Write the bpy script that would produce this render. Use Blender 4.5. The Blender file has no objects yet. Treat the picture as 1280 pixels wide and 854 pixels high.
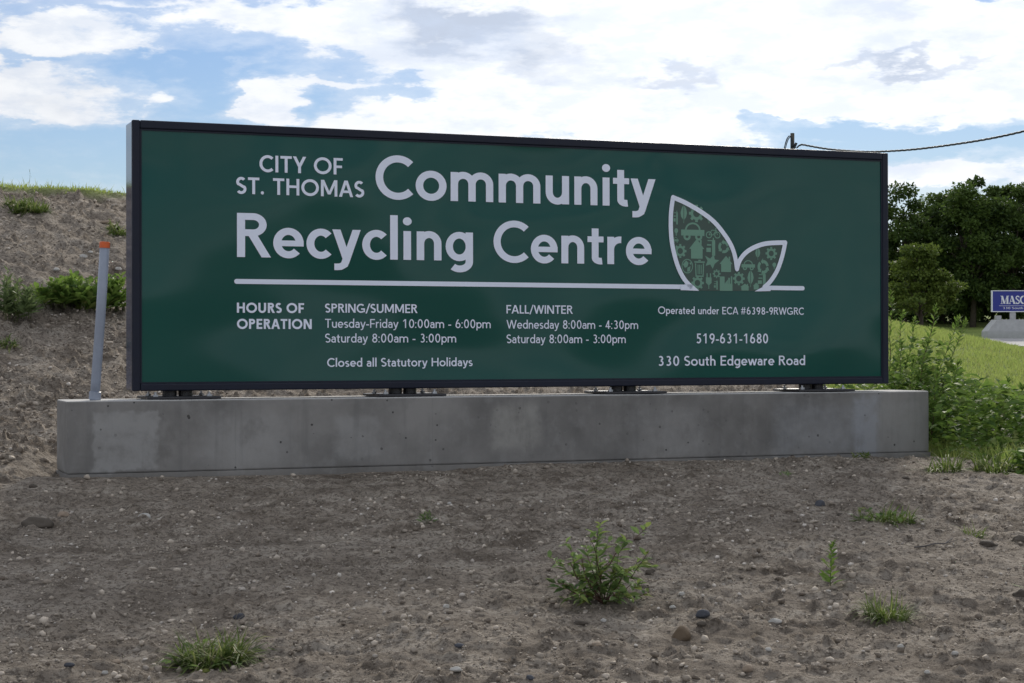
import bpy, bmesh, math, random
import numpy as np
from mathutils import Vector, Matrix

S = bpy.context.scene
C = S.collection
R = math.radians
rng = np.random.default_rng(7)
random.seed(7)

# ------------------------------------------------------------------ camera
EYE = 1.6
FPX = 2261.0          # focal length in pixels of a 1280 px wide picture
PITCH = 0.0048
ROLL = -0.002
cam_d = bpy.data.cameras.new('camera')
cam_d.sensor_width = 36.0
cam_d.lens = 36.0 * FPX / 1280.0
cam_d.clip_end = 3000
cam_d.clip_start = 0.05
cam = bpy.data.objects.new('camera', cam_d)
C.objects.link(cam)
cam.matrix_world = (Matrix.Translation((0, 0, EYE)) @ Matrix.Rotation(math.pi / 2 + PITCH, 4, 'X') @ Matrix.Rotation(ROLL, 4, 'Z'))
S.camera = cam

# ------------------------------------------------------------------ world, sun, exposure
SUN_AZ, SUN_EL = R(9), R(28)      # azimuth to the right of +Y
sun_d = bpy.data.lights.new('sun', 'SUN')
sun_d.energy = 2.9
sun_d.angle = R(9)
sun_d.color = (1.0, 0.93, 0.82)
sun = bpy.data.objects.new('sun', sun_d)
C.objects.link(sun)
sv = Vector((math.sin(SUN_AZ) * math.cos(SUN_EL), math.cos(SUN_AZ) * math.cos(SUN_EL), math.sin(SUN_EL)))
sun.location = sv * 50
sun.rotation_euler = (-sv).to_track_quat('-Z', 'Y').to_euler()

S.view_settings.view_transform = 'Standard'
S.view_settings.look = 'None'
S.view_settings.exposure = 0.12
S.view_settings.gamma = 1.0
S.view_settings.use_curve_mapping = False


class NT:
    """small node-tree helper"""
    def __init__(self, tree):
        self.t = tree
        self.n = tree.nodes
        self.l = tree.links

    def put(self, sock, v):
        if isinstance(v, bpy.types.NodeSocket):
            self.l.new(v, sock)
        elif v is not None:
            if sock.type == 'RGBA' and len(v) == 3:
                v = (*v, 1)
            sock.default_value = v

    def m(self, op, a=None, b=None, c=None, clamp=False):
        x = self.n.new('ShaderNodeMath'); x.operation = op; x.use_clamp = clamp
        for i, v in enumerate((a, b, c)):
            if v is not None: self.put(x.inputs[i], v)
        return x.outputs[0]

    def v(self, op, a=None, b=None, c=None, scale=None):
        x = self.n.new('ShaderNodeVectorMath'); x.operation = op
        for i, q in enumerate((a, b, c)):
            if q is not None: self.put(x.inputs[i], q)
        if scale is not None: self.put(x.inputs['Scale'], scale)
        return x.outputs['Value'] if op in ('LENGTH', 'DOT_PRODUCT', 'DISTANCE') else x.outputs[0]

    def rng(self, v, a, b, c=0.0, d=1.0, smooth=True):
        x = self.n.new('ShaderNodeMapRange')
        x.interpolation_type = 'SMOOTHSTEP' if smooth else 'LINEAR'
        self.put(x.inputs[0], v)
        for i, q in enumerate((a, b, c, d)): self.put(x.inputs[i + 1], q)
        return x.outputs[0]

    def noise(self, vec, scale, detail=5, rough=0.55, dist=0.0, color=False):
        x = self.n.new('ShaderNodeTexNoise')
        self.put(x.inputs['Vector'], vec)
        x.inputs['Scale'].default_value = scale
        x.inputs['Detail'].default_value = detail
        x.inputs['Roughness'].default_value = rough
        x.inputs['Distortion'].default_value = dist
        return x.outputs['Color' if color else 'Fac']

    def voro(self, vec, scale, feature='F1', out='Distance', rand=1.0):
        x = self.n.new('ShaderNodeTexVoronoi'); x.feature = feature
        self.put(x.inputs['Vector'], vec)
        x.inputs['Scale'].default_value = scale
        x.inputs['Randomness'].default_value = rand
        return x.outputs[out]

    def mix(self, f, a, b, mode='MIX'):
        x = self.n.new('ShaderNodeMix'); x.data_type = 'RGBA'; x.blend_type = mode
        self.put(x.inputs[0], f); self.put(x.inputs[6], a); self.put(x.inputs[7], b)
        return x.outputs[2]

    def ramp(self, f, stops):
        x = self.n.new('ShaderNodeValToRGB')
        e = x.color_ramp.elements
        while len(e) < len(stops): e.new(0.5)
        for q, (p, c) in zip(e, stops):
            q.position = p; q.color = (*c, 1)
        self.put(x.inputs[0], f)
        return x.outputs[0]

    def bump(self, h, strength, dist, normal=None):
        x = self.n.new('ShaderNodeBump')
        self.put(x.inputs['Height'], h)
        x.inputs['Strength'].default_value = strength
        x.inputs['Distance'].default_value = dist
        if normal is not None: self.put(x.inputs['Normal'], normal)
        return x.outputs[0]


world = bpy.data.worlds.new('World')
S.world = world
world.use_nodes = True
wn = NT(world.node_tree)
wn.n.clear()


def build_world():
    w = wn
    out = w.n.new('ShaderNodeOutputWorld')
    sky = w.n.new('ShaderNodeTexSky'); sky.sky_type = 'NISHITA'
    sky.sun_disc = False
    sky.sun_elevation = SUN_EL
    sky.sun_rotation = SUN_AZ
    sky.air_density = 1.25
    sky.dust_density = 0.15
    sky.ozone_density = 2.8
    tc = w.n.new('ShaderNodeTexCoord')
    d = tc.outputs['Generated']
    sp = w.n.new('ShaderNodeSeparateXYZ'); w.l.new(d, sp.inputs[0])
    az = w.m('ARCTAN2', sp.outputs[0], sp.outputs[1])
    el = w.m('ARCSINE', sp.outputs[2])
    cb = w.n.new('ShaderNodeCombineXYZ'); w.l.new(az, cb.inputs[0]); w.l.new(el, cb.inputs[1])
    P0 = cb.outputs[0]
    st = w.v('MULTIPLY', d, (1, 1, 2.9))
    # ragged edges: warp the cloud positions with two scales of noise
    wc = w.noise(st, 22, 5, 0.6, color=True)
    wv = w.v('SUBTRACT', wc, (0.5, 0.5, 0.5))
    wv = w.v('MULTIPLY', wv, (0.075, 0.045, 0))
    P = w.v('ADD', P0, wv)

    def A(px): return math.atan((px - 640) / FPX)
    def E(py): return math.atan((438 - py) / FPX)

    def blob(acc, px, py, rx, ry, wt, Pp=P):
        sx, sy = FPX / rx, FPX / ry
        q = w.v('MULTIPLY_ADD', Pp, (sx, sy, 0), (-A(px) * sx, -E(py) * sy, 0))
        ln = w.v('LENGTH', q)
        f = w.rng(ln, 1.35, 0.25)
        return w.m('MULTIPLY_ADD', f, wt, acc)

    base = w.noise(st, 3.2, 8, 0.56)
    fine = w.noise(w.v('ADD', st, (3.1, 1.7, 0.4)), 26, 8, 0.62)
    # general cloud field; quieter inside the patch of sky described below
    field = w.m('ADD', w.m('MULTIPLY', w.m('SUBTRACT', base, 0.5), 1.5), w.m('MULTIPLY', w.m('SUBTRACT', fine, 0.5), 1.1))
    near = w.m('MULTIPLY', w.rng(w.m('ABSOLUTE', w.m('ADD', az, 0.14)), 0.66, 0.44), w.rng(el, 0.32, 0.20))
    gen = w.m('MULTIPLY_ADD', near, -0.36, 0.22)
    fs = w.m('MULTIPLY', field, w.m('MULTIPLY_ADD', near, -0.05, 1.0))
    acc = w.m('ADD', fs, gen)
    # soft: px, py, rx, ry, weight  (centres and radii of the clouds as seen low in the north)
    for b in [(50, 120, 98, 46, .50), (150, 138, 50, 26, .26), (183, 120, 14, 26, .26), (20, 110, 50, 40, .26), (70, 150, 120, 16, .2),
              (95, 52, 135, 24, .52), (10, 8, 60, 18, .24), (185, 66, 44, 8, .24), (45, 78, 60, 8, -.22),
              (335, 137, 50, 30, .80), (312, 122, 20, 18, .30), (320, 90, 18, 11, .30), (405, 106, 60, 11, .36),
              (300, 15, 170, 26, .42), (430, 38, 150, 36, .46), (590, 40, 190, 62, .60), (560, 85, 110, 26, .25),
              (820, 40, 280, 105, .70), (1100, 60, 300, 110, .70), (900, 110, 220, 60, .35), (1300, 80, 150, 80, .5),
              (560, 150, 150, 38, .55), (640, 128, 75, 30, .34), (720, 150, 150, 42, .50), (840, 165, 140, 32, .40), (470, 156, 90, 18, .35),
              (1190, 222, 150, 20, .55), (1000, 225, 140, 16, .3), (1180, 130, 160, 45, .25),
              (250, 90, 110, 20, -.30), (470, 72, 60, 10, -.10), (230, 200, 260, 40, -.30), (260, 120, 26, 30, -.20), (395, 134, 20, 20, -.2), (530, 112, 70, 11, -.18),
              (200, 18, 50, 8, -.2), (970, 165, 60, 14, -.55), (860, 142, 110, 12, -.34), (1040, 182, 80, 12, -.35), (1170, 182, 150, 16, -.75),
              (800, 8, 60, 8, -.24), (1170, 2, 60, 12, -.6), (960, 60, 50, 8, -.2)]:
        acc = blob(acc, *b)
    mask = w.rng(acc, -0.10, 0.30)
    thin = w.rng(acc, -0.45, 0.10, 0.0, 0.34)
    mask = w.m('MAXIMUM', mask, thin)
    # brightness of the clouds: bluish grey bellies, whiter towards the sun
    gn = w.noise(w.v('ADD', w.v('MULTIPLY', d, (1, 1, 2.6)), (0.7, 5.2, 2.0)), 9, 6, 0.55)
    g = w.rng(gn, 0.44, 0.72, 0.0, 0.7)
    g = w.m('MULTIPLY', g, w.m('MULTIPLY_ADD', near, -0.55, 1.0))
    Ps = w.v('ADD', P0, w.v('SCALE', wv, scale=1.4))
    for b in [(600, 35, 110, 34, .85), (655, 74, 90, 22, .45), (540, 15, 80, 26, .3), (850, 100, 60, 13, .5), (1085, 88, 75, 10, .46),
              (1190, 86, 70, 8, .36), (740, 100, 70, 20, .16), (990, 112, 70, 20, .12), (630, 146, 40, 12, .14), (60, 128, 60, 16, .10), (110, 70, 110, 8, .08), (1110, 8, 90, 14, .16), (1230, 20, 60, 14, .14)]:
        g = blob(g, *b, Pp=Ps)
    g = w.m('MINIMUM', g, 0.8)
    sunv = w.v('DOT_PRODUCT', d, tuple(sv))
    lit = w.rng(sunv, 0.84, 0.985, 0.0, 1.0)
    lv = w.m('MULTIPLY_ADD', lit, 0.24, w.m('MULTIPLY_ADD', near, -0.07, 0.95))
    shade = w.mix(g, (1.0, 1.0, 1.0), (0.40, 0.47, 0.60))
    shade = w.mix(w.m('MULTIPLY', w.rng(fine, 0.60, 0.38), 0.42), shade, (0.60, 0.68, 0.82))
    ccol = w.v('SCALE', shade, scale=lv)
    ccol = w.v('MULTIPLY', ccol, (0.97, 0.99, 1.02))
    # tint the clear sky a deeper blue
    skc = w.v('MULTIPLY', sky.outputs[0], (.65, .725, .95))
    b1 = w.n.new('ShaderNodeBackground'); w.l.new(skc, b1.inputs[0]); b1.inputs[1].default_value = SKY_STRENGTH
    b2 = w.n.new('ShaderNodeBackground'); w.l.new(ccol, b2.inputs[0]); b2.inputs[1].default_value = 1.0
    mx = w.n.new('ShaderNodeMixShader'); w.l.new(mask, mx.inputs[0]); w.l.new(b1.outputs[0], mx.inputs[1]); w.l.new(b2.outputs[0], mx.inputs[2])
    w.l.new(mx.outputs[0], out.inputs[0])
    try:
        world.cycles.sampling_method = 'MANUAL'; world.cycles.sample_map_resolution = 1024
    except Exception:
        pass


SKY_STRENGTH = 0.085
build_world()

# ------------------------------------------------------------------ helpers


def at(px, py, depth):
    """world point seen at photo pixel (px,py) at the given distance in front of the camera"""
    a, b = px - 640, 427 - py
    X = a * math.cos(ROLL) + b * math.sin(ROLL)
    Y = -a * math.sin(ROLL) + b * math.cos(ROLL)
    x, z = X / FPX, Y / FPX
    dy = math.cos(PITCH) - z * math.sin(PITCH)
    dz = math.sin(PITCH) + z * math.cos(PITCH)
    k = depth / dy
    return Vector((x * k, depth, EYE + dz * k))


def _hash(i, j, seed):
    n = (i.astype(np.int64) * 374761393 + j.astype(np.int64) * 668265263 + seed * 2147483647) & 0xffffffff
    n = ((n ^ (n >> 13)) * 1274126177) & 0xffffffff
    n = (n ^ (n >> 16)) & 0xffffffff
    return n / 4294967295.0


def vnoise(x, y, s, seed=0):
    x = np.asarray(x, float) / s; y = np.asarray(y, float) / s
    i = np.floor(x); j = np.floor(y); fx = x - i; fy = y - j
    fx = fx * fx * (3 - 2 * fx); fy = fy * fy * (3 - 2 * fy)
    a = _hash(i, j, seed); b = _hash(i + 1, j, seed); c = _hash(i, j + 1, seed); d = _hash(i + 1, j + 1, seed)
    return (a + (b - a) * fx) * (1 - fy) + (c + (d - c) * fx) * fy - 0.5


def sstep(a, b, x):
    t = np.clip((x - a) / (b - a), 0, 1)
    return t * t * (3 - 2 * t)


def grass_mask(x, y):
    n = vnoise(x, y, .5, 41) * .45 + vnoise(x, y, .15, 42) * .25
    edge = np.where(y < 12.2, 2.86 + (12.2 - y) * -.02, 2.55)
    near = sstep(-.06, .12, x + n - edge) * sstep(9.75, 10.0, y + n)
    yr = 17 + np.maximum(0, x + 4) * 1.3
    far = sstep(-.1, .25, y - yr + .15 + n * .5)
    m = np.maximum(near, far)
    return m


PL_Y = np.array([-400, -20, 0, 9.6, 10.7, 11.8, 12.6, 20, 35, 60, 80, 92, 98, 106, 130, 180, 300, 900])
PL_Z = np.array([-.4, -.1, 0, .908, .918, .885, .955, 1.02, 1.08, 1.38, 1.62, 1.80, 1.93, 2.30, 3.6, 5.5, 7, 9.0])
RX = np.array([-60, -20, -8, -4, -2.5, 0, 4, 6, 7.5, 9, 12, 16, 60])
RZ = np.array([2.6, 3.3, 3.30, 3.13, 3.02, 2.72, 2.32, 2.10, 1.74, 1.50, 1.2, 0, 0])


def height(x, y, detail=True):
    x = np.asarray(x, float); y = np.asarray(y, float)
    pl = np.interp(y, PL_Y, PL_Z)
    xs = np.clip(x, -12, 16)
    yr = 17 + np.maximum(0, xs + 4) * 1.3
    zr = np.interp(x, RX, RZ)
    yb = 9.745 + .3925 * (np.clip(x, -2.6, 3.2) + 2.398)
    toe = np.where(x < -2.55, 9.55, yb + .55) + 0 * x
    toe = np.where((x >= -2.75) & (x < -2.45), 9.55 + (yb + .55 - 9.55) * (x + 2.75) / .3, toe)
    tz = np.interp(toe, PL_Y, PL_Z)
    s = np.clip((y - toe) / np.maximum(yr - toe, .5), 0, None)
    f = np.where(s < 1, s + .045 * np.sin(s * math.pi * 2) * -1, 1)
    m = tz + (zr - tz) * f
    back = sstep(0, 16, y - yr)
    m = m + (pl - m) * back
    z = np.where(y > toe, np.maximum(pl, m), pl)
    # little bank of soil against the footing at both ends
    z = z + .06 * np.exp(-(((x + 2.75) / .28) ** 2 + ((y - 10.15) / .4) ** 2))
    z = z - .03 * np.exp(-(((x + 2.55) / .12) ** 2 + ((y - 9.95) / .2) ** 2))
    z = z + .016 * np.sin(x * 2.1 + .6) * np.exp(-((y - yb) / .45) ** 2) * (x > -2.6) * (x < 2.9)
    z = z + .012 * np.exp(-(((x - 2.55) / .25) ** 2 + ((y - 11.5) / .18) ** 2))
    z = z + .02 * np.exp(-(((x - 1.6) / .7) ** 2 + ((y - 11.05) / .3) ** 2))
    if not detail:
        return z
    g = grass_mask(x, y)
    dirt = 1 - .75 * g
    nearf = 1 - sstep(28, 60, y)
    mound = sstep(.0, .12, s) * (s < 1.02)
    u = x + .5 * vnoise(x, y, 1.1, 5); v = y + .5 * vnoise(x, y, 1.1, 6)
    d = .055 * vnoise(u, v, 1.3, 1) * (1 + mound) + .026 * vnoise(u, v, .45, 2) * (1 + .8 * mound)
    d = d + (.022 * vnoise(u * .28, v, .30, 31) + .016 * vnoise(u * .22 + v * .12, v, .13, 32)) * (1 - .6 * mound)
    r1 = np.abs(vnoise(u, v, .19, 3)) * 2
    d = d + (.028 * vnoise(u, v, .17, 4) - .010 * r1) * (.8 + .6 * mound)
    d = d + .017 * vnoise(x, y, .075, 7) * (1 + .6 * mound) + .019 * vnoise(x, y, .036, 8)
    # clods
    c = np.clip(vnoise(x, y, .060, 9) + vnoise(x, y, .021, 10) * .5 - .24, 0, 1)
    d = d + .10 * c * (.7 + mound)
    # broad wheel-smoothed patches
    sm = sstep(.05, .3, vnoise(u, v, .9, 21))
    d = d * (1 - .35 * sm * (1 - mound))
    keep = 1 - np.exp(-((y - yb) / .25) ** 2) * (x > -2.6) * (x < 3)
    return z + d * dirt * nearf * (.35 + .65 * keep)


def gz(x, y):
    return float(height(np.array([x]), np.array([y]))[0])


def ground_hit(px, py, far=160):
    """where the sight line through a photo pixel meets the ground"""
    ds = np.concatenate([np.arange(5, 40, .02), np.arange(40, far, .2)])
    p0 = at(px, py, 1.0) - Vector((0, 0, EYE))
    xs = p0.x * ds; zs = EYE + p0.z * ds
    h = height(xs, ds)
    k = np.argmax(h >= zs)
    if h[k] < zs[k]: k = len(ds) - 1
    return Vector((xs[k], ds[k], h[k]))


def mesh_np(name, V, F, mats, parent=None, smooth=False, attrs=None, matidx=None):
    me = bpy.data.meshes.new(name)
    V = np.asarray(V, np.float32); F = np.asarray(F, np.int32)
    k = F.shape[1]
    me.vertices.add(len(V)); me.vertices.foreach_set('co', V.ravel())
    me.loops.add(F.size); me.loops.foreach_set('vertex_index', F.ravel())
    me.polygons.add(len(F))
    me.polygons.foreach_set('loop_start', np.arange(0, F.size, k, dtype=np.int32))
    me.polygons.foreach_set('loop_total', np.full(len(F), k, np.int32))
    if smooth: me.polygons.foreach_set('use_smooth', np.ones(len(F), bool))
    if matidx is not None: me.polygons.foreach_set('material_index', np.asarray(matidx, np.int32))
    for m in (mats if isinstance(mats, (list, tuple)) else [mats]): me.materials.append(m)
    if attrs:
        for a, val in attrs.items():
            at_ = me.attributes.new(a, 'FLOAT', 'POINT')
            at_.data.foreach_set('value', np.asarray(val, np.float32))
    me.update(calc_edges=True)
    me.validate()
    o = bpy.data.objects.new(name, me)
    C.objects.link(o)
    if parent: o.parent = parent
    return o


def mesh_py(name, V, F, mats, parent=None, smooth=False):
    me = bpy.data.meshes.new(name)
    me.from_pydata([tuple(v) for v in V], [], [tuple(f) for f in F])
    for m in (mats if isinstance(mats, (list, tuple)) else [mats]): me.materials.append(m)
    if smooth:
        for p in me.polygons: p.use_smooth = True
    me.update()
    o = bpy.data.objects.new(name, me)
    C.objects.link(o)
    if parent: o.parent = parent
    return o


def bm_obj(name, bm, mat, parent=None, smooth=False, bevel=0, segs=2):
    if bevel:
        bmesh.ops.bevel(bm, geom=list(bm.edges), offset=bevel, segments=segs, profile=.5, affect='EDGES')
    bmesh.ops.recalc_face_normals(bm, faces=bm.faces)
    me = bpy.data.meshes.new(name); bm.to_mesh(me); bm.free()
    me.materials.append(mat)
    if smooth:
        for p in me.polygons: p.use_smooth = True
    o = bpy.data.objects.new(name, me); C.objects.link(o)
    if parent: o.parent = parent
    return o


def box(bm, x0, x1, y0, y1, z0, z1):
    vs = [bm.verts.new((x, y, z)) for x in (x0, x1) for y in (y0, y1) for z in (z0, z1)]
    for f in ((0, 1, 3, 2), (4, 6, 7, 5), (0, 4, 5, 1), (2, 3, 7, 6), (0, 2, 6, 4), (1, 5, 7, 3)):
        bm.faces.new([vs[i] for i in f])
    return vs


def thing(name, label, cat, loc=(0, 0, 0), rz=0, group=None):
    o = bpy.data.objects.new(name, None); C.objects.link(o)
    o.empty_display_size = .1
    o.location = loc; o.rotation_euler = (0, 0, rz)
    return tag(o, label, cat, group)


def tag(o, label=None, cat=None, group=None, kind=None):
    if label: o['label'] = label
    if cat: o['category'] = cat
    if group: o['group'] = group
    if kind: o['kind'] = kind
    return o


def tube(pts, rad, n=8, cap=True):
    """tapered tube along points -> verts, quads"""
    pts = [Vector(p) for p in pts]
    if not isinstance(rad, (list, tuple)): rad = [rad] * len(pts)
    V, F = [], []
    up = Vector((.13, .21, .97)).normalized()
    for i, p in enumerate(pts):
        t = (pts[min(i + 1, len(pts) - 1)] - pts[max(i - 1, 0)]).normalized()
        a = t.cross(up)
        if a.length < .15: a = t.cross(Vector((1, .1, 0)))
        a.normalize(); b = t.cross(a)
        for k in range(n):
            q = 2 * math.pi * k / n
            V.append(p + (a * math.cos(q) + b * math.sin(q)) * rad[i])
    for i in range(len(pts) - 1):
        for k in range(n):
            F.append((i * n + k, i * n + (k + 1) % n, (i + 1) * n + (k + 1) % n, (i + 1) * n + k))
    if cap:
        F.append(tuple(range(n))[::-1]); F.append(tuple((len(pts) - 1) * n + k for k in range(n)))
    return V, F


class MB:
    def __init__(s): s.V = []; s.F = []
    def add(s, vf):
        o = len(s.V); s.V += [tuple(v) for v in vf[0]]; s.F += [tuple(i + o for i in f) for f in vf[1]]
        return s


def rand_rot(n, up_bias=None, g=rng):
    """n random rotation matrices (numpy)"""
    q = g.normal(size=(n, 4)); q /= np.linalg.norm(q, axis=1)[:, None]
    w, x, y, z = q.T
    return np.stack([np.stack([1 - 2 * (y * y + z * z), 2 * (x * y - z * w), 2 * (x * z + y * w)], -1),
                     np.stack([2 * (x * y + z * w), 1 - 2 * (x * x + z * z), 2 * (y * z - x * w)], -1),
                     np.stack([2 * (x * z - y * w), 2 * (y * z + x * w), 1 - 2 * (x * x + y * y)], -1)], 1)


def frame(dirs, roll=None):
    """rotation matrices whose Y axis is along dirs and Z is roughly up"""
    d = dirs / np.linalg.norm(dirs, axis=1)[:, None]
    up = np.tile(np.array([0, 0, 1.0]), (len(d), 1))
    x = np.cross(d, up); nx = np.linalg.norm(x, axis=1)
    x[nx < 1e-3] = (1, 0, 0); x /= np.linalg.norm(x, axis=1)[:, None]
    z = np.cross(x, d)
    if roll is not None:
        c, s = np.cos(roll)[:, None], np.sin(roll)[:, None]
        x, z = x * c + z * s, z * c - x * s
    return np.stack([x, d, z], 2)


def scatter(TV, TF, M, L, Sc):
    TV = np.asarray(TV, float); TF = np.asarray(TF, int)
    Sc = np.asarray(Sc, float)
    if Sc.ndim == 1: Sc = Sc[:, None].repeat(3, 1)
    P = TV[None] * Sc[:, None, :]
    V = np.einsum('nij,nkj->nki', M, P) + L[:, None, :]
    n, k = V.shape[:2]
    F = TF[None] + (np.arange(n) * k)[:, None, None]
    return V.reshape(-1, 3), F.reshape(-1, TF.shape[1]), k


# ------------------------------------------------------------------ materials


def mat(name):
    m = bpy.data.materials.new(name); m.use_nodes = True
    t = NT(m.node_tree)
    p = m.node_tree.nodes['Principled BSDF']
    return m, t, p


def simple(name, col, rough=.6, metal=0, spec=.5, var=.12, scale=30, bump=0, coat=0):
    m, t, p = mat(name)
    tc = t.n.new('ShaderNodeTexCoord').outputs['Object']
    n = t.noise(tc, scale, 5, .6)
    c2 = tuple(c * (1 - var) for c in col); c3 = tuple(min(1, c * (1 + var)) for c in col)
    t.put(p.inputs['Base Color'], t.ramp(n, [(.3, c2), (.7, c3)]))
    t.put(p.inputs['Roughness'], t.rng(n, .3, .7, rough * .85, min(1, rough * 1.15)))
    p.inputs['Metallic'].default_value = metal
    p.inputs['Specular IOR Level'].default_value = spec
    p.inputs['Coat Weight'].default_value = coat
    if bump: t.put(p.inputs['Normal'], t.bump(n, .5, bump))
    return m


def leaf_mat(name, dark, light, trans=.35, rough=.5, tint=None):
    rough = max(rough, .62)
    m, t, p = mat(name)
    a = t.n.new('ShaderNodeAttribute'); a.attribute_name = 'rnd'
    oi = t.n.new('ShaderNodeObjectInfo')
    f = t.m('FRACT', t.m('ADD', a.outputs['Fac'], oi.outputs['Random']))
    tc = t.n.new('ShaderNodeTexCoord').outputs['Object']
    n = t.noise(tc, 60, 3, .6)
    f = t.m('MULTIPLY_ADD', t.m('SUBTRACT', n, .5), .5, f, clamp=True)
    stops = [(0.0, dark), (.75, light)]
    if tint: stops += [(.97, tint)]
    col = t.ramp(f, stops)
    t.put(p.inputs['Base Color'], col)
    p.inputs['Roughness'].default_value = rough
    p.inputs['Specular IOR Level'].default_value = .18
    tr = t.n.new('ShaderNodeBsdfTranslucent')
    t.put(tr.inputs[0], t.mix(.5, col, tuple(min(1, c * 1.5) for c in light)))
    mx = t.n.new('ShaderNodeMixShader'); mx.inputs[0].default_value = trans
    out = t.n['Material Output']
    t.l.new(p.outputs[0], mx.inputs[1]); t.l.new(tr.outputs[0], mx.inputs[2]); t.l.new(mx.outputs[0], out.inputs[0])
    return m


def ground_mat():
    m, t, p = mat('soil_and_lawn')
    tc = t.n.new('ShaderNodeTexCoord').outputs['Object']
    a = t.n.new('ShaderNodeAttribute'); a.attribute_name = 'grassy'
    big = t.noise(tc, .9, 4, .6)
    med = t.noise(tc, 6, 6, .65)
    fin = t.noise(tc, 42, 8, .8)
    vf = t.noise(tc, 190, 4, .8)
    soil = t.ramp(med, [(.34, (.160, .127, .096)), (.50, (.365, .308, .248)), (.64, (.54, .47, .39))])  # moist-to-dry tones; contrast widened to paint in shade of the ruts
    soil = t.mix(t.rng(big, .35, .68, 0, .5), soil, (.405, .345, .282))
    st_ = t.noise(t.v('MULTIPLY', tc, (.9, 3.2, 1)), 1.3, 6, .62)
    soil = t.mix(t.rng(st_, .50, .66, 0, .55), soil, (.165, .132, .102))
    soil = t.mix(t.rng(st_, .46, .34, 0, .40), soil, (.44, .39, .33))
    soil = t.mix(t.rng(fin, .42, .53, .80, 0), soil, (.108, .086, .066))  # dark in the fine hollows: crevice shade painted into the soil colour
    soil = t.mix(t.rng(vf, .55, .68, 0, .50), soil, (.44, .40, .35))
    # pale grit and small stones
    vd = t.voro(tc, 75)
    vc = t.voro(tc, 75, out='Color')
    sc = t.n.new('ShaderNodeSeparateColor'); t.l.new(vc, sc.inputs[0])
    grit = t.m('MULTIPLY', t.rng(vd, .30, .20), t.rng(sc.outputs[0], .84, .90))
    soil = t.mix(t.m('MULTIPLY', grit, .8), soil, t.ramp(sc.outputs[1], [(0, (.16, .14, .12)), (1, (.42, .38, .33))]))
    # lawn
    g1 = t.noise(tc, 1.3, 5, .6); g2 = t.noise(tc, 24, 6, .7); g3 = t.noise(tc, .22, 3, .5)
    lawn = t.ramp(g2, [(.3, (.14, .19, .045)), (.55, (.22, .27, .07)), (.75, (.30, .33, .12))])
    lawn = t.mix(t.rng(g1, .5, .75, 0, .5), lawn, (.15, .15, .055))
    lawn = t.mix(t.rng(g3, .45, .7, 0, .35), lawn, (.06, .12, .02))
    t.put(p.inputs['Base Color'], t.mix(a.outputs['Fac'], soil, lawn))
    p.inputs['Roughness'].default_value = .95
    p.inputs['Specular IOR Level'].default_value = .15
    h = t.m('ADD', t.m('MULTIPLY', fin, .9), t.m('MULTIPLY', vf, .35))
    h = t.m('ADD', h, t.m('MULTIPLY', grit, .5))
    n1 = t.bump(t.m('ADD', h, t.m('MULTIPLY', med, 2.0)), .98, .034)
    t.put(p.inputs['Normal'], n1)
    return m


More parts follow.
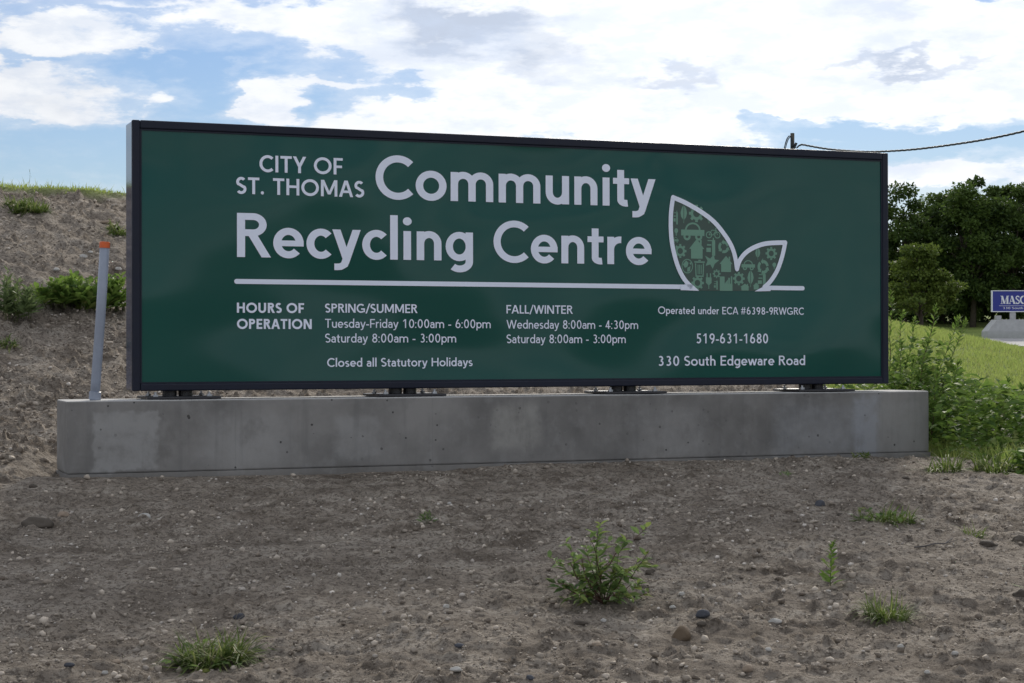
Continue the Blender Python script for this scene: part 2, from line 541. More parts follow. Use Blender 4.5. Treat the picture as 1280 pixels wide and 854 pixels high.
def concrete_mat():
    m, t, p = mat('weathered_concrete')
    tc = t.n.new('ShaderNodeTexCoord').outputs['Object']
    sp = t.n.new('ShaderNodeSeparateXYZ'); t.l.new(tc, sp.inputs[0])
    big = t.noise(tc, 1.6, 5, .6)
    med = t.noise(tc, 9, 6, .65)
    fin = t.noise(tc, 90, 5, .7)
    col = t.ramp(big, [(.34, (.140, .135, .128)), (.66, (.262, .252, .238))])
    # paler rectangular rubbed patches left by the forms
    wob = t.m('MULTIPLY', t.m('SUBTRACT', t.noise(tc, 14, 4, .6), .5), .10)
    xw = t.m('ADD', sp.outputs[0], wob); zw = t.m('ADD', sp.outputs[2], wob)

    def patch(col, x0, x1, z0, z1, k, soft=.02, c=(.33, .325, .315)):
        f = t.m('MULTIPLY', t.rng(xw, x0 - soft, x0 + soft), t.rng(xw, x1 + soft, x1 - soft))
        f = t.m('MULTIPLY', f, t.m('MULTIPLY', t.rng(zw, z0 - soft, z0 + soft), t.rng(zw, z1 + soft, z1 - soft)))
        f = t.m('MULTIPLY', f, t.rng(med, .25, .6, .35, 1))
        return t.mix(t.m('MULTIPLY', f, k), col, c)
    col = patch(col, .14, .49, .05, .37, .75, .014)
    col = patch(col, .75, 1.22, .06, .34, .42, .07)
    col = patch(col, 1.50, 1.76, .08, .33, .5, .03)
    col = patch(col, 2.45, 2.75, .12, .37, .60, .04, (.34, .33, .30))
    col = patch(col, 3.35, 3.85, .05, .36, .28, .06)
    col = patch(col, 4.35, 4.95, .03, .36, .38, .07, (.30, .31, .325))
    col = patch(col, 4.92, 5.10, .0, .40, .5, .035, (.36, .38, .42))
    col = patch(col, 5.10, 5.45, .02, .36, .35, .03)
    # damp band over the soil, rain runs
    run = t.noise(t.v('MULTIPLY', tc, (14, 14, 1.0)), 1, 4, .6)
    col = t.mix(t.rng(run, .52, .72, 0, .30), col, (.12, .118, .115))
    col = t.mix(t.rng(zw, .07, -.02, 0, .45), col, (.15, .135, .115))
    col = t.mix(t.rng(med, .48, .70, 0, .34), col, (.29, .285, .275))
    col = t.mix(t.rng(fin, .6, .8, 0, .22), col, (.11, .11, .11))
    for xx in (.92, 2.08, 3.12, 4.28):
        ln = t.m('ABSOLUTE', t.m('SUBTRACT', t.m('MULTIPLY_ADD', wob, .04, sp.outputs[0]), xx))
        col = t.mix(t.rng(ln, .005, .001, 0, .13), col, (.10, .10, .10))
    stain = t.noise(t.v('MULTIPLY', tc, (3.2, 3, 2.2)), 1, 7, .7)
    col = t.mix(t.rng(stain, .55, .70, 0, .40), col, (.115, .108, .098))
    # air holes
    vd = t.voro(tc, 27); vcn = t.n.new('ShaderNodeSeparateColor'); t.l.new(t.voro(tc, 27, out='Color'), vcn.inputs[0])
    rad = t.m('MULTIPLY_ADD', t.m('POWER', vcn.outputs[1], 4.0), .20, .03)
    hole = t.m('MULTIPLY', t.rng(t.m('SUBTRACT', vd, rad), .015, -.015), t.m('MULTIPLY', t.rng(vcn.outputs[0], .62, .64), t.rng(big, .46, .54, .25, 1)))
    col = t.mix(t.m('MULTIPLY', hole, .85), col, (.035, .034, .032))
    col = t.mix(t.rng(sp.outputs[2], .4245, .4275, 0, .8), col, (.50, .49, .47))  # top face paler: brightness from the sky painted into the colour
    t.put(p.inputs['Base Color'], col)
    p.inputs['Roughness'].default_value = .88
    p.inputs['Specular IOR Level'].default_value = .3
    h = t.m('ADD', t.m('MULTIPLY', fin, .35), t.m('MULTIPLY', med, .5))
    h = t.m('SUBTRACT', h, t.m('MULTIPLY', hole, 2.0))
    t.put(p.inputs['Normal'], t.bump(h, .5, .004))
    return m


def panel_mat():
    m, t, p = mat('green_sign_face')
    tc = t.n.new('ShaderNodeTexCoord').outputs['Object']
    n = t.noise(tc, 1.1, 2, .5)
    t.put(p.inputs['Base Color'], t.ramp(n, [(.3, (.0068, .068, .056)), (.7, (.0080, .078, .063))]))
    p.inputs['Roughness'].default_value = .09
    p.inputs['Specular IOR Level'].default_value = .27
    h = t.noise(t.v('MULTIPLY', tc, (.8, 1, 1.1)), 1.0, 1, .4)
    t.put(p.inputs['Normal'], t.bump(h, .8, .11))
    return m


M = {}
M['ground'] = ground_mat()
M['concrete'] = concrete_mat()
M['panel'] = panel_mat()
M['frame'] = simple('black_frame_paint', (.011, .014, .027), .48, 0, .25, .1, 12)
M['cabinet'] = simple('gloss_cabinet_paint', (.022, .040, .095), .08, 0, 1.0, .1, 3)
M['steel'] = simple('galvanised_steel', (.42, .43, .45), .38, .9, .5, .2, 60)
M['blackmetal'] = simple('black_metal', (.018, .018, .022), .35, 0, .5, .15, 30)
M['letter'] = simple('bluish_white_vinyl', (.77, .82, .94), .45, 0, .4, .03, 4)
M['fill'] = simple('grey_green_vinyl', (.052, .088, .072), .4, 0, .4, .04, 4)
M['icon'] = simple('pale_green_vinyl', (.15, .30, .22), .4, 0, .4, .04, 4)
M['pvc'] = simple('grey_pvc', (.24, .27, .33), .42, 0, .5, .08, 20)
M['orange'] = simple('orange_plastic', (.62, .11, .02), .5, 0, .5, .1, 50)
M['wood'] = simple('grey_pole_wood', (.11, .10, .095), .9, 0, .2, .3, 20, .01)
M['cable'] = simple('dark_cable', (.03, .035, .045), .6, 0, .4, .1, 20)
M['stem'] = simple('green_stem', (.075, .095, .03), .6, 0, .3, .2, 40)
M['redstem'] = simple('reddish_stem', (.085, .045, .032), .6, 0, .3, .2, 40)
M['bark'] = simple('tree_bark', (.07, .058, .045), .95, 0, .2, .35, 6, .03)
M['leaf'] = leaf_mat('broad_leaf', (.058, .105, .036), (.19, .27, .085), .38, .45, (.20, .21, .05))
M['weed'] = leaf_mat('weed_leaf', (.045, .098, .022), (.165, .255, .052), .42, .5, (.20, .23, .07))
M['mweed'] = leaf_mat('greyish_weed_leaf', (.080, .120, .050), (.18, .24, .095), .35, .6)
M['grass'] = leaf_mat('grass_blade', (.045, .080, .018), (.135, .185, .045), .40, .5, (.34, .31, .16))
M['lawn'] = leaf_mat('lawn_blade', (.17, .225, .05), (.33, .40, .11), .40, .6, (.26, .24, .10))
M['treeleaf'] = leaf_mat('tree_leaf', (.022, .045, .012), (.080, .125, .028), .30, .55)
M['lighttree'] = leaf_mat('young_tree_leaf', (.038, .066, .012), (.105, .145, .027), .32, .5)
M['straw'] = simple('dry_straw', (.28, .235, .165), .7, 0, .3, .2, 60)
M['road'] = simple('pale_driveway', (.36, .35, .34), .9, 0, .2, .1, 2)
M['palestone'] = simple('pale_concrete', (.42, .42, .42), .85, 0, .3, .12, 3)
M['blue'] = simple('blue_sign_paint', (.012, .022, .23), .4, 0, .5, .05, 3)
M['whitepaint'] = simple('white_paint', (.72, .73, .76), .5, 0, .4, .05, 5)


def stone_mat(name, col, col2):
    m, t, p = mat(name)
    tc = t.n.new('ShaderNodeTexCoord').outputs['Object']
    a = t.n.new('ShaderNodeAttribute'); a.attribute_name = 'rnd'
    n = t.noise(tc, 45, 6, .7)
    f = t.m('MULTIPLY_ADD', t.m('SUBTRACT', n, .5), .9, a.outputs['Fac'], clamp=True)
    t.put(p.inputs['Base Color'], t.ramp(f, [(0, col), (1, col2)]))
    p.inputs['Roughness'].default_value = .85
    p.inputs['Specular IOR Level'].default_value = .3
    t.put(p.inputs['Normal'], t.bump(t.noise(tc, 120, 5, .7), .6, .003))
    return m


M['pebble'] = stone_mat('mixed_pebbles', (.20, .17, .14), (.56, .51, .45))
M['clod'] = stone_mat('soil_clods', (.13, .104, .08), (.48, .415, .34))
M['s_pale'] = stone_mat('pale_stone', (.30, .29, .27), (.46, .44, .40))
M['s_tan'] = stone_mat('tan_stone', (.20, .155, .11), (.32, .25, .19))
M['s_brown'] = stone_mat('brown_stone', (.11, .078, .050), (.19, .145, .10))
M['s_dark'] = stone_mat('dark_stone', (.040, .042, .050), (.085, .088, .10))
M['s_clod'] = stone_mat('dark_soil', (.050, .040, .031), (.105, .088, .070))

# ------------------------------------------------------------------ ground sheet


def build_ground():
    def seg(a, b, n): return list(np.linspace(a, b, n, endpoint=False))
    xs = [-700, -400, -220, -120, -60, -35, -22, -16, -12, -10] + seg(-9, -5.0, 40) + seg(-5.0, -3.0, 90) + seg(-3.0, 3.4, 440) + seg(3.4, 5.0, 50) + seg(5.0, 10.5, 55) + seg(10.5, 20, 30) + seg(20, 45, 34) + [45, 52, 60, 80, 120, 200, 350, 700]
    ys = [-400, -150, -60, -25, -10, -4] + seg(-2, 4.6, 22) + seg(4.6, 5.3, 22) + seg(5.3, 11.9, 480) + seg(11.9, 14, 90) + seg(14, 18.3, 135) + seg(18.3, 36, 110) + seg(36, 70, 60) + seg(70, 140, 70) + [140, 150, 165, 190, 230, 300, 420, 600, 900]
    xs = np.array(xs); ys = np.array(ys)
    X, Y = np.meshgrid(xs, ys)
    Z = height(X.ravel(), Y.ravel())
    g = grass_mask(X.ravel(), Y.ravel())
    V = np.stack([X.ravel(), Y.ravel(), Z], 1)
    nx, ny = len(xs), len(ys)
    i = np.arange(nx * ny).reshape(ny, nx)
    F = np.stack([i[:-1, :-1].ravel(), i[:-1, 1:].ravel(), i[1:, 1:].ravel(), i[1:, :-1].ravel()], 1)
    o = mesh_np('ground', V, F, M['ground'], smooth=True, attrs={'grassy': g})
    tag(o, kind='structure')


build_ground()

# pale driveway at the foot of the far trees
def build_drive():
    V, F = [], []
    xs = np.linspace(18.8, 60, 60)
    for x in xs:
        y0 = 84.0 + max(0, (23.5 - x)) * 2.1; y1 = 103 - max(0, 20.5 - x) * .8
        for y in np.linspace(min(y0, y1 - .2), y1, 8):
            V.append((x, y, float(height(np.array([x]), np.array([y]))[0]) + .06))
    for i in range(len(xs) - 1):
        for j in range(7):
            a = i * 8 + j; F.append((a, a + 8, a + 9, a + 1))
    tag(mesh_py('road', V, F, M['road']), kind='structure')


build_drive()

# ------------------------------------------------------------------ concrete base
EX = Vector((math.cos(.3739), math.sin(.3739), 0))
NY = Vector((-math.sin(.3739), math.cos(.3739), 0))
SIGN0 = Vector((-2.0932, 9.9723, 1.3778))
BASE_TOP = 1.330
SW, SH, SD = 4.88, 1.4993, .2257


def build_base():
    o0 = SIGN0 + EX * -.3671 - NY * .1
    o0.z = .90
    t = thing('concrete_base', 'long weathered grey concrete footing wall under the green sign', 'concrete base', o0, .3739)
    H = BASE_TOP - .90
    bm = bmesh.new(); box(bm, 0, 5.4851, 0, .4163, .035, H)
    bmesh.ops.bevel(bm, geom=[e for e in bm.edges], offset=.009, segments=2, profile=.5, affect='EDGES')
    # sawn into lengths so the surface can wander a little
    for k in range(1, 90):
        bmesh.ops.bisect_plane(bm, geom=list(bm.verts) + list(bm.edges) + list(bm.faces), plane_co=(k * 5.4851 / 90, 0, 0), plane_no=(1, 0, 0))
    for k in range(1, 8):
        bmesh.ops.bisect_plane(bm, geom=list(bm.verts) + list(bm.edges) + list(bm.faces), plane_co=(0, 0, .035 + k * (H - .035) / 8), plane_no=(0, 0, 1))
    for v in bm.verts:
        w = vnoise([v.co.x], [v.co.z + v.co.y * 3], .22, 77)[0] * .004 + vnoise([v.co.x], [v.co.z], .06, 78)[0] * .002
        v.co.y += w
        if v.co.z > H - .02: v.co.z += vnoise([v.co.x], [v.co.y], .15, 79)[0] * .003
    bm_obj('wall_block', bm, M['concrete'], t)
    bm = bmesh.new(); box(bm, -.004, 5.489, -.012, .425, -.35, .034)
    for k in range(1, 60):
        bmesh.ops.bisect_plane(bm, geom=list(bm.verts) + list(bm.edges) + list(bm.faces), plane_co=(k * 5.4851 / 60, 0, 0), plane_no=(1, 0, 0))
    for v in bm.verts:
        if v.co.y < 0: v.co.y += vnoise([v.co.x], [v.co.z], .13, 80)[0] * .012
    bm_obj('footing', bm, M['concrete'], t)


build_base()

# ------------------------------------------------------------------ stroke alphabet (humanist-geometric sans)


def arc(cx, cy, rx, ry, a0, a1, n=None):
    n = n or max(6, int(abs(a1 - a0) / 9))
    return [(cx + rx * math.cos(R(a0 + (a1 - a0) * i / n)), cy + ry * math.sin(R(a0 + (a1 - a0) * i / n))) for i in range(n + 1)]


def stroke(pts, w, closed=False):
    """polyline of constant width -> list of quads (2D)"""
    h = w / 2; n = len(pts); L, Rr = [], []
    for i in range(n):
        if closed:
            a, b, c = pts[(i - 1) % n], pts[i], pts[(i + 1) % n]
        else:
            a, b, c = pts[max(i - 1, 0)], pts[i], pts[min(i + 1, n - 1)]
        d1 = Vector((b[0] - a[0], b[1] - a[1])); d2 = Vector((c[0] - b[0], c[1] - b[1]))
        if d1.length < 1e-9: d1 = d2
        if d2.length < 1e-9: d2 = d1
        d1.normalize(); d2.normalize()
        n1 = Vector((-d1.y, d1.x)); n2 = Vector((-d2.y, d2.x)); m = n1 + n2
        if m.length < 1e-6: m = n1
        m.normalize(); k = h / max(.35, m.dot(n1))
        L.append((b[0] + m.x * k, b[1] + m.y * k)); Rr.append((b[0] - m.x * k, b[1] - m.y * k))
    Q = []
    for i in range(n if closed else n - 1):
        j = (i + 1) % n
        Q.append([Rr[i], Rr[j], L[j], L[i]])
    return Q


def disc(cx, cy, r, n=18):
    return [[(cx + r * math.cos(2 * math.pi * i / n), cy + r * math.sin(2 * math.pi * i / n)) for i in range(n)]]


def bar(x0, y0, x1, y1): return [[(x0, y0), (x1, y0), (x1, y1), (x0, y1)]]


def hd(x0, y0, x1, y1, w):
    """diagonal with horizontal ends"""
    k = .5 * w * math.hypot(x1 - x0, y1 - y0) / abs(y1 - y0)
    k = min(k, w * .75)
    if y1 < y0: x0, y0, x1, y1 = x1, y1, x0, y0
    return [[(x0 - k, y0), (x0 + k, y0), (x1 + k, y1), (x1 - k, y1)]]


def glyph(ch, w):
    """list of stroke pieces (each a list of polygons) and advance; cap height 1"""
    h = w / 2; X = .675; o = .012; D = -.27
    s = w * .25 + .020       # side bearing for straight stems
    rb = .028                # for round sides
    G = []
    if ch == ' ': return G, .36
    if ch == '.': G = [disc(s + h * .6, h * 1.1, h * 1.12)]; return G, w * 1.1 + 2 * s * .8
    if ch == ':': G = [disc(s + h * .6, h * 1.1, h * 1.12), disc(s + h * .6, X - h * 1.2, h * 1.12)]; return G, w * 1.1 + 2 * s * .8
    if ch == '-': G = [bar(.05, .34 - h * .95, .37, .34 + h * .95)]; return G, .42
    if ch == '/': G = [hd(.05, -.08, .42, 1.04, w * .85)]; return G, .47
    if ch == '#':
        G = [hd(.16, 0, .30, 1, w * .72), hd(.44, 0, .58, 1, w * .72), bar(.04, .62, .70, .62 + w * .72), bar(.02, .29, .68, .29 + w * .72)]
        return G, .78
    if ch == 'A':
        W = .86; G = [hd(h * 1.1, 0, W / 2 - h * .15, 1, w), hd(W - h * 1.1, 0, W / 2 + h * .15, 1, w), bar(W * .22, .24, W * .78, .24 + w * .9)]; return G, W + .01
    if ch in 'CG':
        rx, ry = .475 - h, .5 + o - h; cx = rb + .475
        G = [stroke(arc(cx, .5, rx, ry, 46, 314 if ch == 'C' else 318, 34), w)]
        if ch == 'C': return G, .855
        G = [stroke(arc(cx, .5, rx, ry, 46, 308, 34), w), bar(cx + rx * .74 - h * .3, .07, cx + rx * .74 + h * 1.7, .50), bar(cx + .02, .50 - w * .95, cx + rx * .74 + h * 1.7 - .001, .501)]
        return G, 1.0
    if ch == 'E': G = [bar(s, 0, s + w, 1), bar(s + w, 0, s + .56, w * .92), bar(s + w, .5 - h * .9, s + .52, .5 + h * .9), bar(s + w, 1 - w * .92, s + .55, 1)]; return G, s + .61
    if ch == 'F': G = [bar(s, 0, s + w, 1), bar(s + w, .47 - h * .9, s + .50, .47 + h * .9), bar(s + w, 1 - w * .92, s + .54, 1)]; return G, s + .57
    if ch == 'H': G = [bar(s, 0, s + w, 1), bar(s + .76 - w, 0, s + .76, 1), bar(s + w, .52 - h * .92, s + .76 - w, .52 + h * .92)]; return G, .76 + 2 * s
    if ch == 'I': G = [bar(s, 0, s + w, 1)]; return G, w + 2 * s
    if ch == 'L': G = [bar(s, 0, s + w, 1), bar(s + w, 0, s + .50, w * .92)]; return G, s + .53
    if ch == 'M':
        W = .98; G = [hd(s + h, 0, s + h, 1, w), hd(s + W - h, 0, s + W - h, 1, w), hd(s + W / 2, .12, s + h * 1.3, 1, w * .92), hd(s + W / 2, .12, s + W - h * 1.3, 1, w * .92)]
        return G, W + 2 * s
    if ch == 'N':
        W = .80; G = [bar(s, 0, s + w, 1), bar(s + W - w, 0, s + W, 1), hd(s + W - h * 1.3, 0, s + h * 1.3, 1, w * 1.02)]; return G, W + 2 * s
    if ch == 'O' or ch == 'Q':
        G = [stroke(arc(rb + .52, .5, .52 - h, .5 + o - h, 0, 360, 40)[:-1], w, True)]; return G, 1.04 + 2 * rb
    if ch in 'PR':
        ry = .275 - h if ch == 'P' else .265 - h; top = 1 - h * .95; cy = top - ry
        rt = s + .60 - h
        G = [bar(s, 0, s + w, 1), stroke([(s + w * .9, top)] + arc(rt - ry * 1.05, cy, ry * 1.05, ry, 90, -90, 18) + [(s + w * .9, cy - ry)], w * .95)]
        if ch == 'P': return G, s + .64
        G.append(hd(s + .66 - h * .9, 0, s + .27, cy - ry + h * .4, w * 1.03)); return G, s + .70
    if ch in 'Ss':
        H = 1 if ch == 'S' else X; wd = .60 if ch == 'S' else .46
        ww = w if ch == 'S' else w * .94; hh = ww / 2
        ry = (H + 2 * o - ww) / 4; rx = wd / 2 - hh; cx = rb + wd / 2
        t = arc(cx, H + o - hh - ry, rx * .96, ry, 38, 215, 16)
        b = arc(cx, -o + hh + ry, rx, ry, 35, -145, 16)
        mid = [(cx - rx * .45, H / 2 + ry * .30), (cx + rx * .42, H / 2 - ry * .28)]
        G = [stroke(t + mid + b, ww)]; return G, wd + 2 * rb
    if ch == 'T': G = [bar(.03, 1 - w * .94, .69, 1), bar(.36 - h, 0, .36 + h, 1 - w * .94)]; return G, .72
    if ch == 'U':
        W = .74; r = W / 2 - h
        G = [stroke([(s + h, 1), (s + h, r + h)] + arc(s + W / 2, r + h - o, r, r, 180, 360, 20) + [(s + W - h, 1)], w)]; return G, W + 2 * s
    if ch == 'W':
        W = 1.22; a = h * 1.05; q = (W - 2 * a) / 4
        G = [hd(a + q, 0, a, 1, w), hd(a + q, 0, a + 2 * q, 1, w), hd(a + 3 * q, 0, a + 2 * q, 1, w), hd(a + 3 * q, 0, W - a, 1, w)]; return G, W + .01
    if ch == 'Y': G = [bar(.39 - h, 0, .39 + h, .44), hd(.39, .40, h * 1.15, 1, w * 1.02), hd(.39, .40, .78 - h * 1.15, 1, w * 1.02)]; return G, .78
    # lower case
    rx, ry = .295 - h, X / 2 + o - h
    if ch in 'bdpq' or ch in 'go':
        if ch == 'o':
            r = .335 - h; G = [stroke(arc(rb + .335, X / 2, r, ry, 0, 360, 34)[:-1], w, True)]; return G, .67 + 2 * rb
        W = .60
        if ch in 'dgq':
            G = [stroke(arc(rb + .30, X / 2, .30 - h, ry, 0, 360, 32)[:-1], w * .97, True)]
            xs = rb + W
            if ch == 'd': G.append(bar(xs - w, 0, xs, 1.04))
            if ch == 'q': G.append(bar(xs - w, D, xs, X))
            if ch == 'g':
                r = .29 - h
                G.append(stroke([(xs - h, X), (xs - h, -.02)] + arc(xs - h - r, -.02, r, .255 - h, 0, -136, 16), w))
            return G, xs + s
        G = [stroke(arc(s + .30, X / 2, .30 - h, ry, 0, 360, 32)[:-1], w * .97, True)]
        G.append(bar(s, D, s + w, X) if ch == 'p' else bar(s, 0, s + w, 1.04))
        return G, s + W + rb
    if ch in 'ce':
        r = .31 - h if ch == 'e' else .30 - h; cx = rb + r + h
        if ch == 'c': G = [stroke(arc(cx, X / 2, r, ry, 44, 316, 28), w)]; return G, .53 + rb
        G = [stroke(arc(cx, X / 2, r, ry, 0, 318, 32), w), bar(cx - r, X / 2 - h * .9, cx + r + h, X / 2 + h * .72)]; return G, .62 + 2 * rb
    if ch == 'a':
        W = .50; xs = rb + W; r2 = .205
        G = [stroke(arc(rb + .25, X + o - h - .19, W - .25 - h, .19, 152, 0, 16) + [(xs - h, 0)], w),
             stroke([(xs - w * .8, .40 - h * .15), (rb + .24, .40 - h * .15)] + arc(rb + .20, (.40 - h * .15 + h - o) / 2, .20 - h, (.40 - h * .15 - h + o) / 2, 90, 270, 14) + arc(rb + .26, .20, xs - h - rb - .26, .20 - h + o, 270, 350, 8), w * .92)]
        return G, xs + s
    if ch in 'nhmru':
        rr = .215 if ch != 'm' else .205; W = .535
        if ch == 'r':
            G = [bar(s, 0, s + w, X), stroke(arc(s + h + .23, X + o - h - .24, .23, .24, 178, 84, 12), w)]; return G, s + w + .255
        if ch == 'u':
            G = [stroke([(s + h, X), (s + h, rr + h)] + arc(s + W / 2 - h * .0, rr + h - o, W / 2 - h, rr, 180, 360, 18), w), bar(s + W - w, 0, s + W, X)]; return G, W + 2 * s
        if ch == 'm':
            W = .55; q = W - w
            G = [bar(s, 0, s + w, X)]
            for k in (0, 1):
                x = s + h + k * q
                G.append(stroke(arc(x + q / 2, X + o - h - rr, q / 2, rr, 180, 0, 16) + [(x + q, 0)], w))
            return G, s * 2 + w + 2 * q
        G = [bar(s, 0, s + w, X if ch == 'n' else 1.04), stroke(arc(s + W / 2, X + o - h - rr, W / 2 - h, rr, 180, 0, 18) + [(s + W - h, 0)], w)]
        return G, W + 2 * s
    if ch == 'i': G = [bar(s, 0, s + w, X), disc(s + h, .905, h * 1.18)]; return G, w + 2 * s
    if ch == 'l': G = [bar(s, 0, s + w, 1.04)]; return G, w + 2 * s
    if ch == 't':
        x = .12 + h
        G = [stroke([(x, .87), (x, .17)] + arc(x + .13, .15 + 0 * h, .13, .15 - h + o, 180, 285, 10), w), bar(.02, X - w * .88, .40, X)]; return G, .43
    if ch == 'y':
        a = h * 1.1; W = .60; bx = W / 2
        x1 = W - a; k = (x1 - bx) / X
        G = [hd(bx + .0, 0, a, X, w * 1.0), hd(bx + k * -.12, -.12, x1, X, w * 1.0),
             stroke([(bx + k * -.05, -.05), (bx + k * -.13, -.13), (bx - .075, D + h + .035), (bx - .125, D + h + .006), (bx - .18, D + h), (bx - .255, D + h)], w * .94)]
        return G, W
    if ch == 'w':
        W = .92; a = h * 1.05; q = (W - 2 * a) / 4
        G = [hd(a + q, 0, a, X, w), hd(a + q, 0, a + 2 * q, X, w), hd(a + 3 * q, 0, a + 2 * q, X, w), hd(a + 3 * q, 0, W - a, X, w)]; return G, W + .01
    # figures, fixed width .70
    cx = .36
    if ch == '0': G = [stroke(arc(cx, .5, .29 - h, .5 + o - h, 0, 360, 30)[:-1], w, True)]
    if ch == '1': G = [bar(cx - h + .05, 0, cx + h + .05, 1), hd(cx - .20, .74, cx + .02, .985, w * .8)]
    if ch == '3':
        G = [stroke(arc(cx - .02, .745, .235 - h, .265 - h, 140, -90, 16), w), stroke(arc(cx - .02, .275, .275 - h, .285 - h, 90, -140, 18), w)]
    if ch == '4': G = [bar(cx + .08 - h, 0, cx + .08 + h, 1), bar(.05, .20, .68, .20 + w * .9), hd(.05 + h, .20 + h, cx + .06, .97, w * .9)]
    if ch == '5': G = [bar(.17, 1 - w * .92, .60, 1), hd(.17 + h, .50, .17 + h, 1 - w * .5, w), stroke([(.17 + h * .4, .56)] + arc(cx - .03, .315, .295 - h, .325 - h, 104, -138, 18), w)]
    if ch == '6': G = [stroke(arc(cx, .315, .29 - h, .325 - h, 0, 360, 26)[:-1], w, True), stroke([(.07 + h * 1.15, .36), (.20, .68), (.42 - h * .2, 1)], w)]
    if ch == '9': G = [stroke(arc(cx, .685, .29 - h, .325 - h, 0, 360, 26)[:-1], w, True), stroke([(.65 - h * 1.15, .64), (.52, .32), (.30 + h * .2, 0)], w)]
    if ch == '8': G = [stroke(arc(cx, .745, .25 - h, .265 - h, 0, 360, 24)[:-1], w, True), stroke(arc(cx, .275, .285 - h, .287 - h, 0, 360, 24)[:-1], w, True)]
    return G, .72


def text_polys(txt, w, track=0.0):
    P, x = [], 0
    for ch in txt:
        G, adv = glyph(ch, w)
        for st in G:
            P.append([[(a + x, b) for a, b in poly] for poly in st])
        x += adv + track
    xs = [a for st in P for poly in st for a, b in poly]
    return P, min(xs), max(xs)


# sign-face coordinates of a photo pixel
def sgn(px, py):
    p0 = at(px, py, 1.0) - Vector((0, 0, EYE))
    o = Vector((0, 0, EYE))
    k = (SIGN0 - o).dot(NY) / p0.dot(NY)
    q = o + p0 * k - SIGN0
    return q.dot(EX), q.z


